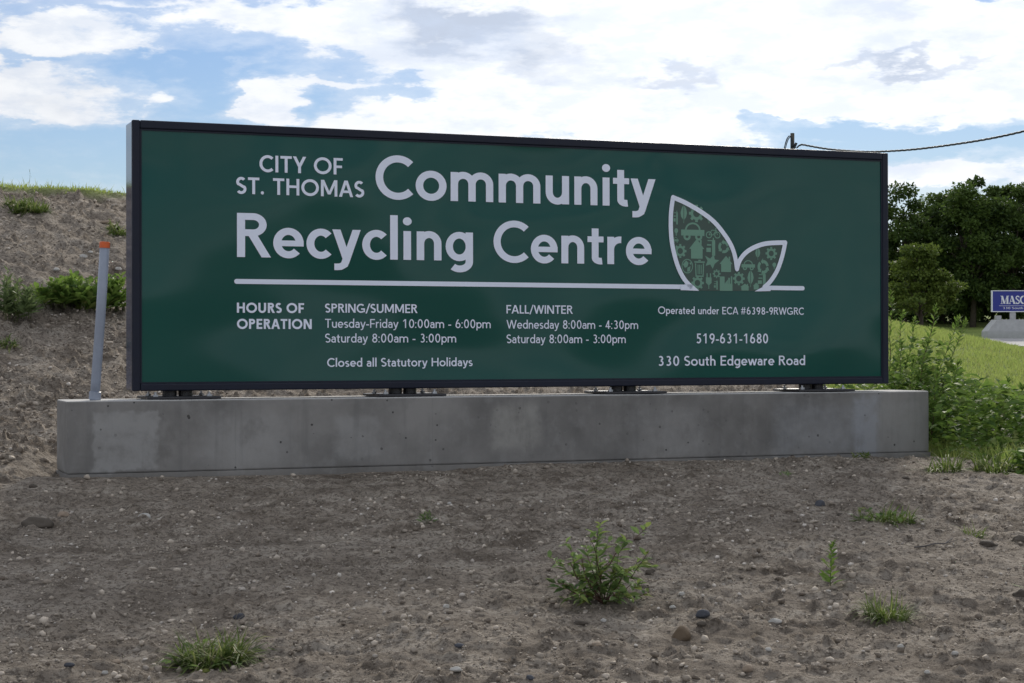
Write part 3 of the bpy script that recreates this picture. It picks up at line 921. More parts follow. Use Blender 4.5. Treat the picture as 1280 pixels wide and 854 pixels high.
def build_sign():
    t = thing('recycling_centre_sign', 'wide green sign board lettered Community Recycling Centre on the concrete footing', 'sign',
              SIGN0 + NY * (SD / 2) + EX * (SW / 2), .3739)
    X0, Y0 = -SW / 2, -SD / 2          # local x of the left edge, local y of the front
    fw = .044
    bm = bmesh.new(); box(bm, X0 + .003, -X0 - .003, Y0 + .030, Y0 + SD, .003, SH - .003)
    bm_obj('cabinet', bm, M['cabinet'], t, bevel=.006)
    for (x0, x1, z0, z1) in ((X0, X0 + fw, 0, SH), (-X0 - fw, -X0, 0, SH), (X0 + fw + .0005, -X0 - fw - .0005, 0, fw - .004), (X0 + fw + .0005, -X0 - fw - .0005, SH - fw - .003, SH)):
        bm = bmesh.new(); box(bm, x0, x1, Y0, Y0 + .029, z0, z1)
        bm_obj('frame_rail', bm, M['frame'], t, bevel=.007, segs=3)
    # thin retaining lip inside the frame
    bm = bmesh.new()
    i0, i1, j0, j1 = X0 + fw + .001, -X0 - fw - .001, fw - .003, SH - fw - .004
    for (x0, x1, z0, z1) in ((i0, i0 + .008, j0, j1), (i1 - .008, i1, j0, j1), (i0 + .0085, i1 - .0085, j0, j0 + .008), (i0 + .0085, i1 - .0085, j1 - .008, j1)):
        box(bm, x0, x1, Y0 + .006, Y0 + .020, z0, z1)
    bm_obj('retaining_lip', bm, M['frame'], t)
    yp = Y0 + .012
    # face panel: one sheet, very slightly drummed
    nx, nz = 60, 20
    V, F = [], []
    for j in range(nz + 1):
        for i in range(nx + 1):
            x = i0 + (i1 - i0) * i / nx; z = j0 + (j1 - j0) * j / nz
            V.append((x, yp, z))
    for j in range(nz):
        for i in range(nx):
            a = j * (nx + 1) + i; F.append((a, a + 1, a + nx + 2, a + nx + 1))
    mesh_py('face_panel', V, F, M['panel'], t, True)

    def loc(px, py):
        a, b = sgn(px, py); return X0 + a, b

    def flat(name, strokes, m, y, parent=t, label=None):
        V, F = [], []
        for k, st in enumerate(strokes):
            for poly in st:
                o = len(V)
                V += [(a, y - k % 7 * .00025, b) for a, b in poly]
                area = sum(poly[i][0] * poly[(i + 1) % len(poly)][1] - poly[(i + 1) % len(poly)][0] * poly[i][1] for i in range(len(poly)))
                idx = list(range(o, o + len(poly)))
                F.append(idx if area > 0 else idx[::-1])
        ob = mesh_py(name, V, F, m, parent)
        if label: ob['label'] = label
        return ob

    def flat_letters(s, w, tr, a0, b0, mn, sx, hgt):
        x = 0
        for ch in s:
            G, adv = glyph(ch, w)
            if G:
                flat('letter', [[[(a0 + (p + x - mn) * sx, b0 + q * hgt) for p, q in poly] for poly in st] for st in G], M['letter'], yp - .003)
            x += adv + tr

    TX = [  # text, left x, right x, baseline y (at left), cap height px (at left), stroke weight, tracking
        ('CITY OF', 325.6, 429.8, 213.4, 20.9, .168, .03), ('ST. THOMAS', 296.4, 456.6, 240.6, 20.9, .168, .03),
        ('Community', 470.7, 820.9, 247.6, 54.6, .162, 0), ('Recycling', 297.1, 592.3, 319.8, 55.2, .162, 0), ('Centre', 618, 815.6, 327.6, 52.0, .162, 0),
        ('HOURS OF', 296.7, 380.7, 389.6, 12.6, .205, .02), ('OPERATION', 296.7, 390.2, 409.8, 12.6, .205, .02),
        ('SPRING/SUMMER', 406.9, 522.7, 389.8, 11.2, .165, .01), ('Tuesday-Friday 10:00am - 6:00pm', 406.9, 614.1, 408.8, 11.1, .128, .015),
        ('Saturday 8:00am - 3:00pm', 406.9, 570.8, 427.3, 11.1, .128, .015), ('Closed all Statutory Holidays', 409.3, 591.3, 457.8, 10.9, .150, .01),
        ('FALL/WINTER', 633.9, 716.8, 391.9, 10.6, .155, .01), ('Wednesday 8:00am - 4:30pm', 633.9, 798.4, 410.8, 10.8, .128, .015),
        ('Saturday 8:00am - 3:00pm', 633.9, 782.9, 429.0, 10.8, .128, .015), ('Operated under ECA #6398-9RWGRC', 823.5, 1006, 393.2, 9.3, .145, .01),
        ('519-631-1680', 871.4, 961, 430.2, 12.3, .150, .01), ('330 South Edgeware Road', 823.9, 1007.2, 458.2, 12.3, .150, .01)]
    for (s, xl, xr, yb, cap, w, tr) in TX:
        a0, b0 = loc(xl, yb); a1, b1 = loc(xr, yb)
        _, bt = loc(xl, yb - cap)
        hgt = bt - b0
        P, mn, mx = text_polys(s, w, tr)
        sx = (a1 - a0) / (mx - mn)
        if cap > 15:
            flat_letters(s, w, tr, a0, b0, mn, sx, hgt)
            continue
        xo = 0
        for word in s.split(' '):
            P, _, _ = text_polys(word, w, tr)
            flat('lettering', [[[(a0 + (x + xo - mn) * sx, b0 + y * hgt) for x, y in poly] for poly in st] for st in P], M['letter'], yp - .003, label='pale lettering reading ' + word)
            xo += sum(glyph(c_, w)[1] + tr for c_ in word + ' ')
    # ground line and twin-leaf emblem
    def zc(p): return loc(820 + p[0] / 5.695, 230 + p[1] / 5.695)      # from the enlarged crop I measured on
    A = [(262, 745), (205, 680), (165, 600), (135, 500), (117, 400), (112, 300), (115, 200), (129, 100)]
    B = [(129, 100), (220, 140), (330, 205), (420, 275), (490, 360), (540, 440), (568, 520), (582, 612)]
    Cc = [(582, 612), (602, 550), (650, 492), (720, 452), (800, 430), (926, 425)]
    Dd = [(926, 425), (905, 520), (870, 620), (820, 700), (770, 748)]

    def smooth(pts, k=4):
        out = []
        n = len(pts)
        for i in range(n - 1):
            p0, p1, p2, p3 = pts[max(i - 1, 0)], pts[i], pts[i + 1], pts[min(i + 2, n - 1)]
            for j in range(k):
                u = j / k
                out.append(tuple(.5 * ((2 * p1[c]) + (-p0[c] + p2[c]) * u + (2 * p0[c] - 5 * p1[c] + 4 * p2[c] - p3[c]) * u * u + (-p0[c] + 3 * p1[c] - 3 * p2[c] + p3[c]) * u ** 3) for c in (0, 1)))
        return out + [pts[-1]]
    As, Bs, Cs, Ds = (smooth(q) for q in (A, B, Cc, Dd))
    rules = [((293.7, 350.2), (868.5, 360.4)), ((962.5, 362.8), (1005, 363.6))]
    W = .0275
    ln = []
    (ax, az) = loc(296.5, 350.4); (bx, _) = loc(862, 360)
    zr = az
    ln.append(bar(ax, zr - W / 2, bx, zr + W / 2)); ln.append(disc(ax, zr, W / 2, 20))
    (cx, _) = loc(962, 363); (dx, _) = loc(1004.5, 363)
    flat('ground_line', ln + [bar(cx, zr - W / 2, dx, zr + W / 2), disc(dx, zr, W / 2, 20)], M['letter'], yp - .003)
    toS = lambda pts: [zc(p) for p in pts]
    WL = .0290
    em = [stroke(toS(As), WL), stroke(toS(Bs), WL), stroke(toS(Cs), WL), stroke(toS(Ds), WL), disc(*zc((129, 100)), WL / 2), disc(*zc((926, 425)), WL / 2), disc(*zc((582, 612)), WL / 2)]
    em.append([toS([(205, 720), (262, 720), (312, 766), (215, 762)])])
    em.append([toS([(830, 738), (820, 770), (706, 772), (775, 735)])])
    em.append([toS([(180, 722), (212, 722), (240, 762), (180, 761)])])
    flat('leaf_outline', em, M['letter'], yp - .0052)
    low = zc((520, 764))[1]
    fillp = toS(As[::-1][::-1]) + toS(Bs)[1:] + toS(Cs)[1:] + toS(Ds)[1:] + toS([(708, 768), (310, 764)])
    flat('leaf_fill', [[fillp]], M['fill'], yp - .0018)
    # pictograms inside the leaves (small flat print)
    def ic(px, py, size, strokes, sy=None):
        """strokes in a unit box centred on 0; size in crop pixels"""
        c0 = zc((px, py)); c1 = zc((px + size, py)); k = c1[0] - c0[0]
        k2 = k * (sy or 1)
        flat('pictogram', [[[(c0[0] + a * k, c0[1] + b * k2) for a, b in poly] for poly in st] for st in strokes], M['icon'], yp - .0026)
    def ring(r, w, cx=0, cy=0, n=18): return stroke(arc(cx, cy, r, r, 0, 360, n)[:-1], w, True)
    def gear(n=8, r=.30, w=.16): return [ring(r, w)] + [stroke([(r * math.cos(q), r * math.sin(q)), ((r + .2) * math.cos(q), (r + .2) * math.sin(q))], .17) for q in [2 * math.pi * i / n for i in range(n)]]
    def house(): return [[[(-.5, .02), (0, .55), (.5, .02)]], [[(-.38, -.5), (.38, -.5), (.38, .02), (-.38, .02)]], bar(.2, .25, .32, .5)]
    def car(): return [bar(-.5, -.12, .5, .12), stroke(arc(0, .1, .3, .28, 180, 0, 12), .07), ring(.11, .09, -.25, -.16), ring(.11, .09, .25, -.16)]
    def bike(): return [ring(.19, .06, -.3, -.12), ring(.19, .06, .3, -.12), stroke([(-.3, -.12), (-.1, .18), (.2, .18), (0, -.12), (-.3, -.12)], .05), stroke([(.3, -.12), (.16, .3), (.28, .32)], .05)]
    def binn(): return [stroke([(-.32, .3), (-.28, -.5), (.28, -.5), (.32, .3)], .09), bar(-.42, .34, .42, .43), bar(-.1, .45, .1, .53), bar(-.16, -.38, -.09, .22), bar(-.035, -.38, .035, .22), bar(.09, -.38, .16, .22)]
    def recyc(): return [stroke(arc(0, 0, .33, .33, a, a + 82, 8), .19) for a in (10, 130, 250)] + [[[(.33 * math.cos(R(a)) * 1.6, .33 * math.sin(R(a)) * 1.6), (.33 * math.cos(R(a)) * .5, .33 * math.sin(R(a)) * .5), (.36 * math.cos(R(a + 30)), .36 * math.sin(R(a + 30)))]] for a in (92, 212, 332)]
    def leafi(): return [[[(0, .6), (.2, .35), (.27, .05), (.18, -.22), (.03, -.4), (.03, .35)]], [[(-.02, .45), (-.02, -.4), (-.2, -.2), (-.27, .05), (-.18, .35), (-.05, .55)]], bar(-.02, -.6, .02, -.4)]
    def globe(): return [ring(.42, .06), [[(-.35, .1), (-.1, .35), (.1, .2), (0, -.05), (-.2, -.1)]], [[(.0, -.1), (.25, 0), (.2, -.3), (0, -.35)]], [[(.15, .2), (.33, .25), (.3, .05)]]]
    def plug(): return [bar(-.26, -.2, .26, .2), bar(-.2, .2, -.1, .5), bar(.1, .2, .2, .5), [[(-.26, -.2), (.26, -.2), (.06, -.36), (-.06, -.36)]], bar(-.04, -.65, .04, -.36)]
    def fact(): return [bar(-.5, -.5, .5, 0), bar(-.5, 0, -.12, .5), [[(-.12, 0), (.14, .3), (.14, 0)]], bar(.16, 0, .30, .42), bar(.36, 0, .48, .52)]
    def pump(): return [bar(.05, -.6, .30, .5), bar(-.35, .1, 0, .2), stroke([(-.3, .45), (.12, .45)], .07), bar(-.4, -.35, -.05, -.05), bar(.1, .5, .2, .65)]
    def bulb(): return [disc(0, .14, .3, 16), bar(-.13, -.2, .13, -.12), bar(-.13, -.34, .13, -.24), bar(-.1, -.46, .1, -.38)]
    def bug(): return [[[(-.5, .4), (-.1, .2), (.2, .5), (.25, .15), (.6, .1), (.25, -.15), (.1, -.5), (-.1, -.2), (-.45, -.3), (-.3, .05)]]]
    def blob_(): return [disc(0, .12, .28, 12), [[(-.2, .1), (.1, -.2), (-.1, -.5), (-.35, -.3)]]]
    L = [(206, 218, 88, leafi, 1.1), (297, 215, 110, gear, 1), (270, 352, 165, car, .95), (415, 355, 100, bike, 1), (298, 470, 108, house, 1.1),
         (402, 455, 90, pump, 1), (490, 455, 92, recyc, 1), (180, 482, 88, gear, 1), (230, 590, 90, globe, 1.15), (317, 605, 88, binn, 1.15),
         (402, 558, 92, bug, 1), (506, 578, 92, house, 1.05), (438, 645, 56, gear, 1), (382, 690, 78, plug, 1.1), (302, 710, 90, gear, 1), (506, 716, 90, fact, 1),
         (596, 680, 84, gear, 1), (680, 680, 82, leafi, 1.1), (640, 742, 68, house, .6), (732, 502, 66, leafi, 1.0), (828, 502, 82, gear, 1),
         (664, 590, 96, car, .9), (770, 598, 94, recyc, 1.1), (764, 690, 80, pump, .9), (850, 590, 46, bulb, 1), (150, 245, 44, pump, 1.6), (152, 345, 44, bulb, 1.2), (434, 725, 40, pump, 1.2), (386, 262, 44, bulb, 1), (720, 735, 46, house, .9), (148, 405, 40, car, 1.2)]
    for (px, py, sz, fn, sy) in L: ic(px, py, sz, fn(), sy)
    # four pairs of stub posts on plates with anchor bolts
    gap = SIGN0.z - BASE_TOP
    for px in (227, 511, 789, 1026):
        a, _ = sgn(px, 488)
        x = X0 + a
        bm = bmesh.new(); box(bm, x - .205, x + .205, Y0 - .078, Y0 + .255, -gap + .003, -gap + .017)
        pl = bm_obj('mounting_plate', bm, M['blackmetal'], t, bevel=.003)
        for sx in (-.045, .045):
            V, F = tube([(x + sx, .01, -gap + .017), (x + sx, .01, -.001)], .040, 20)
            mesh_py('stub_post', V, F, M['blackmetal'], t, False)
        for (bx_, by_) in ((-.15, Y0 - .02), (.15, Y0 - .02), (-.15, Y0 + .2), (.15, Y0 + .2)):
            mb = MB()
            mb.add(tube([(x + bx_, by_, -gap + .0175), (x + bx_, by_, -gap + .029)], .015, 6)).add(tube([(x + bx_, by_, -gap + .029), (x + bx_, by_, -gap + .042)], .007, 8))
            mesh_py('anchor_bolt', mb.V, mb.F, M['steel'], t)


build_sign()


def build_pipe():
    p0 = SIGN0 + EX * -.205 + NY * -.0; p0.z = BASE_TOP
    t = thing('conduit_pipe', 'grey plastic conduit with orange cap standing on the left end of the footing', 'pipe', p0, 0)
    h = .842; lean = .055
    V, F = tube([(0, 0, 0), (lean * .12, 0, h * .12), (lean * .6, 0, h * .55), (lean, .004, h)], .0265, 24)
    mesh_py('tube', V, F, M['pvc'], t, True)
    V, F = tube([(0, 0, 0.002), (.0005, 0, .004), (.003, 0, .046), (.0031, 0, .048)], [.029, .0325, .0325, .0285], 24)
    mesh_py('coupling', V, F, M['pvc'], t, False)
    V, F = tube([(lean - .0005, .004, h - .008), (lean + .0005, .004, h + .022), (lean + .0007, .004, h + .026)], [.0285, .0285, .025], 24)
    mesh_py('cap', V, F, M['orange'], t, False)


build_pipe()

# ------------------------------------------------------------------ pole and cable


def build_pole():
    D = 45
    p = at(991.5, 190, D); top = at(992.2, 168, D)
    g = gz(p.x, D)
    t = thing('utility_pole', 'slim grey utility pole whose tip shows over the sign top edge', 'pole', (p.x, D, g - .3))
    H = top.z - g + .3
    V, F = tube([(0, 0, 0), (0, 0, H * .5), (0, 0, H)], [.062, .056, .050], 12)
    mesh_py('shaft', V, F, M['wood'], t, False)
    za = at(991, 183, D).z - (g - .3)
    mb = MB()
    mb.add(tube([(.045, -.05, za - .05), (.09, -.06, za + .05)], .032, 8)).add(tube([(-.03, -.075, za - .10), (.07, -.075, za - .06)], .026, 8)).add(tube([(-.05, -.06, za - .03), (.05, -.07, za + .0)], .02, 8))
    mesh_py('bracket', mb.V, mb.F, M['cable'], t)
    # drip loop on the left side
    pts = [(980.5, 192), (981.5, 186), (983, 180), (985, 174.5), (987.5, 171.2), (989.5, 172.5), (990.2, 177), (990.0, 183), (990, 190)]
    q = [at(a, b, D - .08) - Vector((p.x, D, g - .3)) for a, b in pts]
    q2 = [v + Vector((.03, .03, -.02)) for v in q]
    mb = MB().add(tube(q, .015, 6)).add(tube(q2, .012, 6))
    mesh_py('drip_loop', mb.V, mb.F, M['cable'], t, True)
    # twisted service cable, sagging then climbing to the right
    A = [(997, 186, 45), (1003, 182.5, 44.6), (1015, 184.5, 44), (1040, 188.5, 43), (1080, 191.5, 41.5), (1112, 191, 40.3), (1150, 188.3, 39), (1200, 182, 37.4), (1240, 175.5, 36.2), (1280, 167, 35), (1340, 152, 33.5), (1420, 129, 31.6)]
    C0 = [at(*a) for a in A]
    fine = []
    for i in range(len(C0) - 1):
        a, b, c, d = C0[max(i - 1, 0)], C0[i], C0[i + 1], C0[min(i + 2, len(C0) - 1)]
        for j in range(24):
            u = j / 24
            fine.append(.5 * ((2 * b) + (c - a) * u + (2 * a - 5 * b + 4 * c - d) * u * u + (-a + 3 * b - 3 * c + d) * u ** 3))
    fine.append(C0[-1])
    mb = MB(); L = 0
    strands = [[], [], []]
    for i, v in enumerate(fine):
        if i: L += (v - fine[i - 1]).length
        for k in range(3):
            q = L * 9 + k * 2.094
            strands[k].append(v + Vector((0, math.cos(q), math.sin(q))) * .014)
    for s_ in strands: mb.add(tube(s_, .0115, 5))
    o = mesh_py('service_cable', mb.V, mb.F, M['cable'], None, True)
    tag(o, 'dark twisted overhead cable sagging right from the pole tip', 'cable')
    # next pole of the line, off to the right
    e = C0[-1]; g2 = gz(e.x, e.y)
    t2 = thing('utility_pole', 'utility pole right of the picture carrying the far end of the cable', 'pole', (e.x + .06, e.y, g2 - .3))
    V, F = tube([(0, 0, 0), (0, 0, e.z - g2 + .8)], [.11, .085], 12)
    mesh_py('shaft', V, F, M['wood'], t2)


build_pole()

# ------------------------------------------------------------------ plants
LEAF_V = [(0, 0, 0), (-.20, .30, .05), (0, .30, -.02), (.20, .30, .05), (-.23, .58, .04), (0, .60, -.03), (.23, .58, .04), (0, 1.0, -.14)]
LEAF_F = [(0, 2, 1), (0, 3, 2), (1, 2, 5), (1, 5, 4), (2, 3, 6), (2, 6, 5), (4, 5, 7), (5, 6, 7)]
LANCE_V = [(0, 0, 0), (-.14, .35, .03), (.14, .35, .03), (-.11, .68, .0), (.11, .68, .0), (0, 1, -.10)]
LANCE_F = [(0, 2, 1), (1, 2, 4), (1, 4, 3), (3, 4, 5)]
QUAD_V = [(0, 0, 0), (-.32, .5, .06), (.32, .5, -.02), (0, 1, 0)]
QUAD_F = [(0, 2, 3, 1)]
BLADE_V = [(-.5, 0, 0), (.5, 0, 0), (-.38, 0, .5), (.38, 0, .5), (0, 0, 1)]


def stem_curve(h, lean, az, n=7, wob=.02, g=random):
    p = Vector((0, 0, 0)); out = [p.copy()]
    for i in range(1, n):
        u = i / (n - 1)
        r = lean * u ** 1.25
        out.append(Vector((math.cos(az) * r + g.uniform(-wob, wob), math.sin(az) * r + g.uniform(-wob, wob), h * u * (1 - .12 * lean / max(h, .01) * u))))
    return out


def samp(pts, u):
    k = u * (len(pts) - 1); i = min(int(k), len(pts) - 2); f = k - i
    return pts[i].lerp(pts[i + 1], f), (pts[i + 1] - pts[i]).normalized()


def joined_leaves(name, items, m, parent, lance=False):
    """items: list of (pos, dir, size)"""
    L = np.array([tuple(i[0]) for i in items]); Dr = np.array([tuple(i[1]) for i in items]); Sz = np.array([i[2] for i in items])
    Mx = frame(Dr, rng.uniform(-.7, .7, len(items)))
    V, F, k = scatter(LANCE_V if lance else LEAF_V, LANCE_F if lance else LEAF_F, Mx, L, Sz)
    r = rng.uniform(0, 1, len(items)).repeat(k)
    return mesh_np(name, V, F, m, parent, attrs={'rnd': r})


def foreground_bush():
    b = ground_hit(752, 757)
    t = thing('leafy_bush', 'leafy green bush with a bare reddish branch in the bare soil before the sign', 'bush', b)
    px = b.y / FPX      # metres per photo pixel here
    spec = [((-66, 30), 1), ((66, 44), 1), ((-70, 62), .8), ((-30, 14), .9), ((56, 70), 1), ((20, 20), .9), ((60, 14), .9), ((-20, 88), .7), ((-4, 106), 1), ((62, 95), .25), ((-48, 78), 1), ((-58, 50), 1), ((30, 78), 1), ((-22, 70), 1), ((50, 55), 1), ((-58, 22), .8), ((48, 22), 1), ((18, 52), 1), ((-36, 36), 1), ((36, 8), 1), ((10, 88 - 12), .9), ((-10, 40), 1), ((-50, 8), .7), ((22, 26), 1)]
    smb = MB(); n = 0
    lm = bpy.data.meshes.new('leaf'); lm.from_pydata(LEAF_V, [], LEAF_F); lm.materials.append(M['leaf'])
    a = lm.attributes.new('rnd', 'FLOAT', 'POINT'); a.data.foreach_set('value', np.zeros(len(LEAF_V), np.float32)); lm.update()
    rr = random.Random(5)
    for si, (tip, dens) in enumerate(spec):
        T = Vector((tip[0] * px, rr.uniform(-.15, .15), tip[1] * px))
        z0 = 0 if si % 4 == 0 else rr.uniform(.0, .55) * T.z
        root = Vector((rr.uniform(-.012, .012) + T.x * .12 * (z0 / max(T.z, .01)), rr.uniform(-.012, .012), z0))
        side = Vector((-T.y, T.x, 0)).normalized() * rr.uniform(-.03, .03)
        pts = []
        for i in range(8):
            u = i / 7
            p_ = root.lerp(T, u) + side * math.sin(u * math.pi) + Vector((0, 0, .035 * math.sin(u * math.pi) * rr.uniform(-.6, 1)))
            pts.append(p_ + Vector((rr.uniform(-.006, .006), rr.uniform(-.006, .006), rr.uniform(-.003, .003))))
        bare = dens < .5
        stem = mesh_py('branch', *tube(pts, [.0030 - .0021 * i / 7 for i in range(8)], 6), M['redstem'] if (bare or rr.random() < .5) else M['stem'], t, True)
        nl = int(19 * ((pts[-1] - pts[0]).length / .33 + .45) * dens) + (3 if bare else 0)
        for k in range(nl):
            u = (.16 + .84 * (k + rr.random()) / nl) if not bare else (.80 + .2 * rr.random() if k > 1 else .3 + .3 * rr.random())
            p, d = samp(pts, min(1, u))
            q = rr.uniform(0, 2 * math.pi)
            dr = Vector((math.cos(q), math.sin(q), rr.uniform(-.45, .65))) + d * .5
            size = rr.uniform(.032, .064) * (1.0 if u < .85 else .75)
            o = bpy.data.objects.new('leaf', lm); C.objects.link(o); o.parent = t
            Mx = frame(np.array([tuple(dr)]), np.array([rr.uniform(-.6, .6)]))[0]
            m4 = Matrix(Mx.tolist()).to_4x4()
            o.matrix_local = Matrix.Translation(p) @ m4 @ Matrix.Diagonal((size, size, size, 1))
            n += 1


foreground_bush()


def weed(name, label, cat, base, h, lean, az, nleaf, lsize, m, nst=1, group=None, lance=True, spread=.0, sm='stem', top=False, rad=.003, umin=.15):
    t = thing(name, label, cat, base, 0, group)
    items = []; mb = MB()
    for s_ in range(nst):
        a = az + (random.uniform(-.9, .9) if nst > 1 else 0)
        hh = h * (random.uniform(.6, 1) if s_ else 1)
        pts = stem_curve(hh, lean * random.uniform(.7, 1.2), a, 8, h * .012)
        if nst > 1:
            off = Vector((random.uniform(-spread, spread), random.uniform(-spread, spread), 0)) * .5
            pts = [p + off for p in pts]
        mb.add(tube(pts, [rad * (1 - .7 * i / 7) for i in range(8)], 5))
        for k in range(nleaf):
            u = umin + (1 - umin) * (k + random.random()) / nleaf
            p, d = samp(pts, u)
            q = k * 2.4 + random.uniform(-.4, .4)
            sz = lsize * (1.15 - .55 * u) * random.uniform(.7, 1.2)
            dr = Vector((math.cos(q), math.sin(q), random.uniform(-.15, .55))) + d * (.25 + .5 * u)
            items.append((p, dr, sz))
            if random.random() < .35:      # small side shoot
                p2 = p + dr.normalized() * sz * .5
                items.append((p2, dr + Vector((random.uniform(-.5, .5), random.uniform(-.5, .5), .4)), sz * .6))
        if top:
            for k in range(16):
                p, d = samp(pts, random.uniform(.93, 1))
                q = random.uniform(0, 6.3)
                items.append((p + d * random.uniform(0, .02), d + Vector((math.cos(q), math.sin(q), 0)) * .8, lsize * .45))
    mesh_py('stem', mb.V, mb.F, M[sm], t, True)
    joined_leaves('foliage', items, m, t, lance)
    return t


g = ground_hit(1037, 737)
weed('seedling', 'small pale upright seedling between two grass tufts at lower right', 'plant', g, 46 * g.y / FPX * 1.1, .02, 1.2, 22, .050, M['weed'], 1, top=True, rad=.0022, umin=.05, lance=False)
g = ground_hit(533, 655)
weed('seedling', 'tiny grey-green seedling in the bare soil below the middle of the footing', 'plant', g, .055, .02, 1.2, 12, .035, M['mweed'], 3, spread=.05, rad=.0012)
g = ground_hit(711, 573)
weed('sprout', 'low bright green sprout against the foot of the concrete base', 'plant', g + Vector((0, -.05, 0)), .03, .03, 1.2, 10, .06, M['weed'], 5, spread=.12, rad=.0014, lance=False)
g = ground_hit(1076, 577)
weed('sprout', 'small yellow-green sprout by the right end of the base', 'plant', g + Vector((0, -.04, 0)), .035, .03, 1.2, 8, .045, M['grass'], 5, spread=.1, rad=.0014)
g = ground_hit(985, 598)
weed('sprout', 'faint green sprout in the soil before the right half of the base', 'plant', g, .025, .03, 1.2, 6, .03, M['mweed'], 4, spread=.1, rad=.0012)


def blades(n, cx, cy, rx, ry, lmin, lmax, width, splay, seg=4, g=rng, curl=.9):
    """arched grass blades -> V,F,rnd"""
    V, F, Rn = [], [], []
    for i in range(n):
        q = g.uniform(0, 2 * math.pi); r = math.sqrt(g.uniform(0, 1))
        bx, by = cx + rx * r * math.cos(q) * .6, cy + ry * r * math.sin(q) * .6
        a = q + g.normal() * 1.1
        L = lmin + (lmax - lmin) * g.uniform(0, 1) ** 1.6 * 1.35; sp = splay * g.uniform(.3, 1.1)
        w = width * g.uniform(.6, 1.2)
        d = np.array([math.cos(a), math.sin(a)]); s_ = np.array([-d[1], d[0]])
        b = len(V); rnd = g.uniform(0, 1)
        pos = np.array([bx, by, 0.0]); ang = R(84) - sp * g.uniform(.2, 1.0)
        for k in range(seg + 1):
            u = k / seg; ww = w * (1 - u ** 1.6) * .5 + .0002
            V.append((pos[0] + s_[0] * ww, pos[1] + s_[1] * ww, pos[2])); V.append((pos[0] - s_[0] * ww, pos[1] - s_[1] * ww, pos[2]))
            Rn += [rnd, rnd]
            pos = pos + np.array([d[0] * math.cos(ang), d[1] * math.cos(ang), math.sin(ang)]) * L / seg
            ang -= curl * sp / seg
        for k in range(seg):
            o = b + 2 * k; F.append((o, o + 1, o + 3, o + 2))
    V = np.array(V)
    return V, np.array(F), np.array(Rn)


def tuft(px, py, wpx, n, lmin, lmax, label, width=.006, splay=1.5, name='grass_tuft', mt='grass', straw=0, group=None):
    b = ground_hit(px, py)
    r = wpx * b.y / FPX / 2
    V, F, Rn = blades(int(n * 1.6), 0, 0, r * 1.25, r * 1.1, lmin, lmax, width * 1.15, splay)
    gx = height(V[:, 0] + b.x, V[:, 1] + b.y) - b.z
    # roots follow the soil, blades never dive below it
    V[:, 2] = np.maximum(V[:, 2] + height(V[:, 0] * .5 + b.x, V[:, 1] * .5 + b.y) - b.z - .003, gx + .0015)
    t = thing(name, label, 'grass', b, 0, group)
    mesh_np('blades', V, F, M[mt], t, attrs={'rnd': Rn})
    if wpx > 80:
        q = rng.uniform(0, 6.28, 46); rr_ = r * np.sqrt(rng.uniform(0, 1, 46))
        it = [(Vector((math.cos(a) * d, math.sin(a) * d, gz(b.x + math.cos(a) * d, b.y + math.sin(a) * d) - b.z + rng.uniform(.004, .03))), Vector((math.cos(a + rng.normal()), math.sin(a + rng.normal()), rng.uniform(0, .7))), rng.uniform(.02, .05)) for a, d in zip(q, rr_)]
        joined_leaves('broad_leaves', it, M['leaf'], t)
    if straw:
        V, F, Rn = blades(straw, 0, 0, r * .9, r * .9, lmax * .8, lmax * 1.5, width * .5, 1.2)
        V[:, 2] = np.maximum(V[:, 2], height(V[:, 0] + b.x, V[:, 1] + b.y) - b.z + .002)
        mesh_np('dry_blades', V, F, M['straw'], t, attrs={'rnd': Rn})
    return t


tuft(262, 825, 116, 330, .06, .135, 'broad grass tuft with dry strands at the lower left', .0062, 1.7, straw=26)
tuft(1107, 652, 88, 130, .05, .12, 'flat bright grass tuft below the right end of the footing', .007, 2.1)
tuft(1107, 776, 72, 200, .04, .10, 'rounded grass tuft low in the right foreground', .0045, 1.6, straw=8)
tuft(1217, 673, 36, 36, .03, .08, 'sparse little grass tuft beside the dark clod at right', .004, 1.7, straw=4)
# on the mound
tuft(38, 262, 58, 260, .06, .15, 'grass tuft near the top of the dirt mound at left', .011, 1.5)
tuft(22, 256, 36, 120, .06, .14, 'small grass tuft just above another on the mound at far left', .010, 1.5)
tuft(148, 291, 26, 90, .05, .13, 'grass tuft on the mound close beside the sign edge', .010, 1.5)
tuft(10, 428, 26, 46, .04, .10, 'thin yellowish tuft at the left border of the mound', .010, 1.6)
tuft(1180, 590, 60, 90, .06, .16, 'loose grass tuft at the foot of the weeds right of the base', .007, 1.7)
tuft(1240, 592, 60, 100, .08, .2, 'long-bladed grass tuft under the weeds near the right border', .008, 1.7)

# weeds on the mound
for (px, py, w_, hp, lab) in ((92, 386, 40, 44, 'leafy green weed left of the clump behind the orange-capped pipe'), (120, 391, 38, 42, 'bushy green weed directly left of the grey conduit'),
                          (70, 384, 28, 38, 'small broadleaf weed at the left side of the mound clump'), (147, 388, 26, 46, 'green weed squeezed between the conduit and sign edge'),
                          (105, 380, 40, 36, 'low leafy weed at the back of the mound clump')):
    g_ = ground_hit(px, py); k = g_.y / FPX
    weed('mound_weed', lab, 'weed', g_, hp * k, w_ * k * .45, random.uniform(-1, 4), 17, .115, M['weed'], 10, 'green weeds growing together on the dirt mound', False, w_ * k, rad=.003)
for (px, py, w_, hp, lab) in ((18, 402, 18, 66, 'tall grey-green spindly weed near the left border'), (34, 400, 22, 40, 'shorter spindly grey-green weed beside the tall one at left'), (6, 398, 18, 50, 'grey-green weed cut by the left border')):
    g_ = ground_hit(px, py); k = g_.y / FPX
    weed('mound_weed', lab, 'weed', g_, hp * k, w_ * k * .4, 1.4, 34, .088, M['mweed'], 5, None, True, w_ * k, rad=.003)

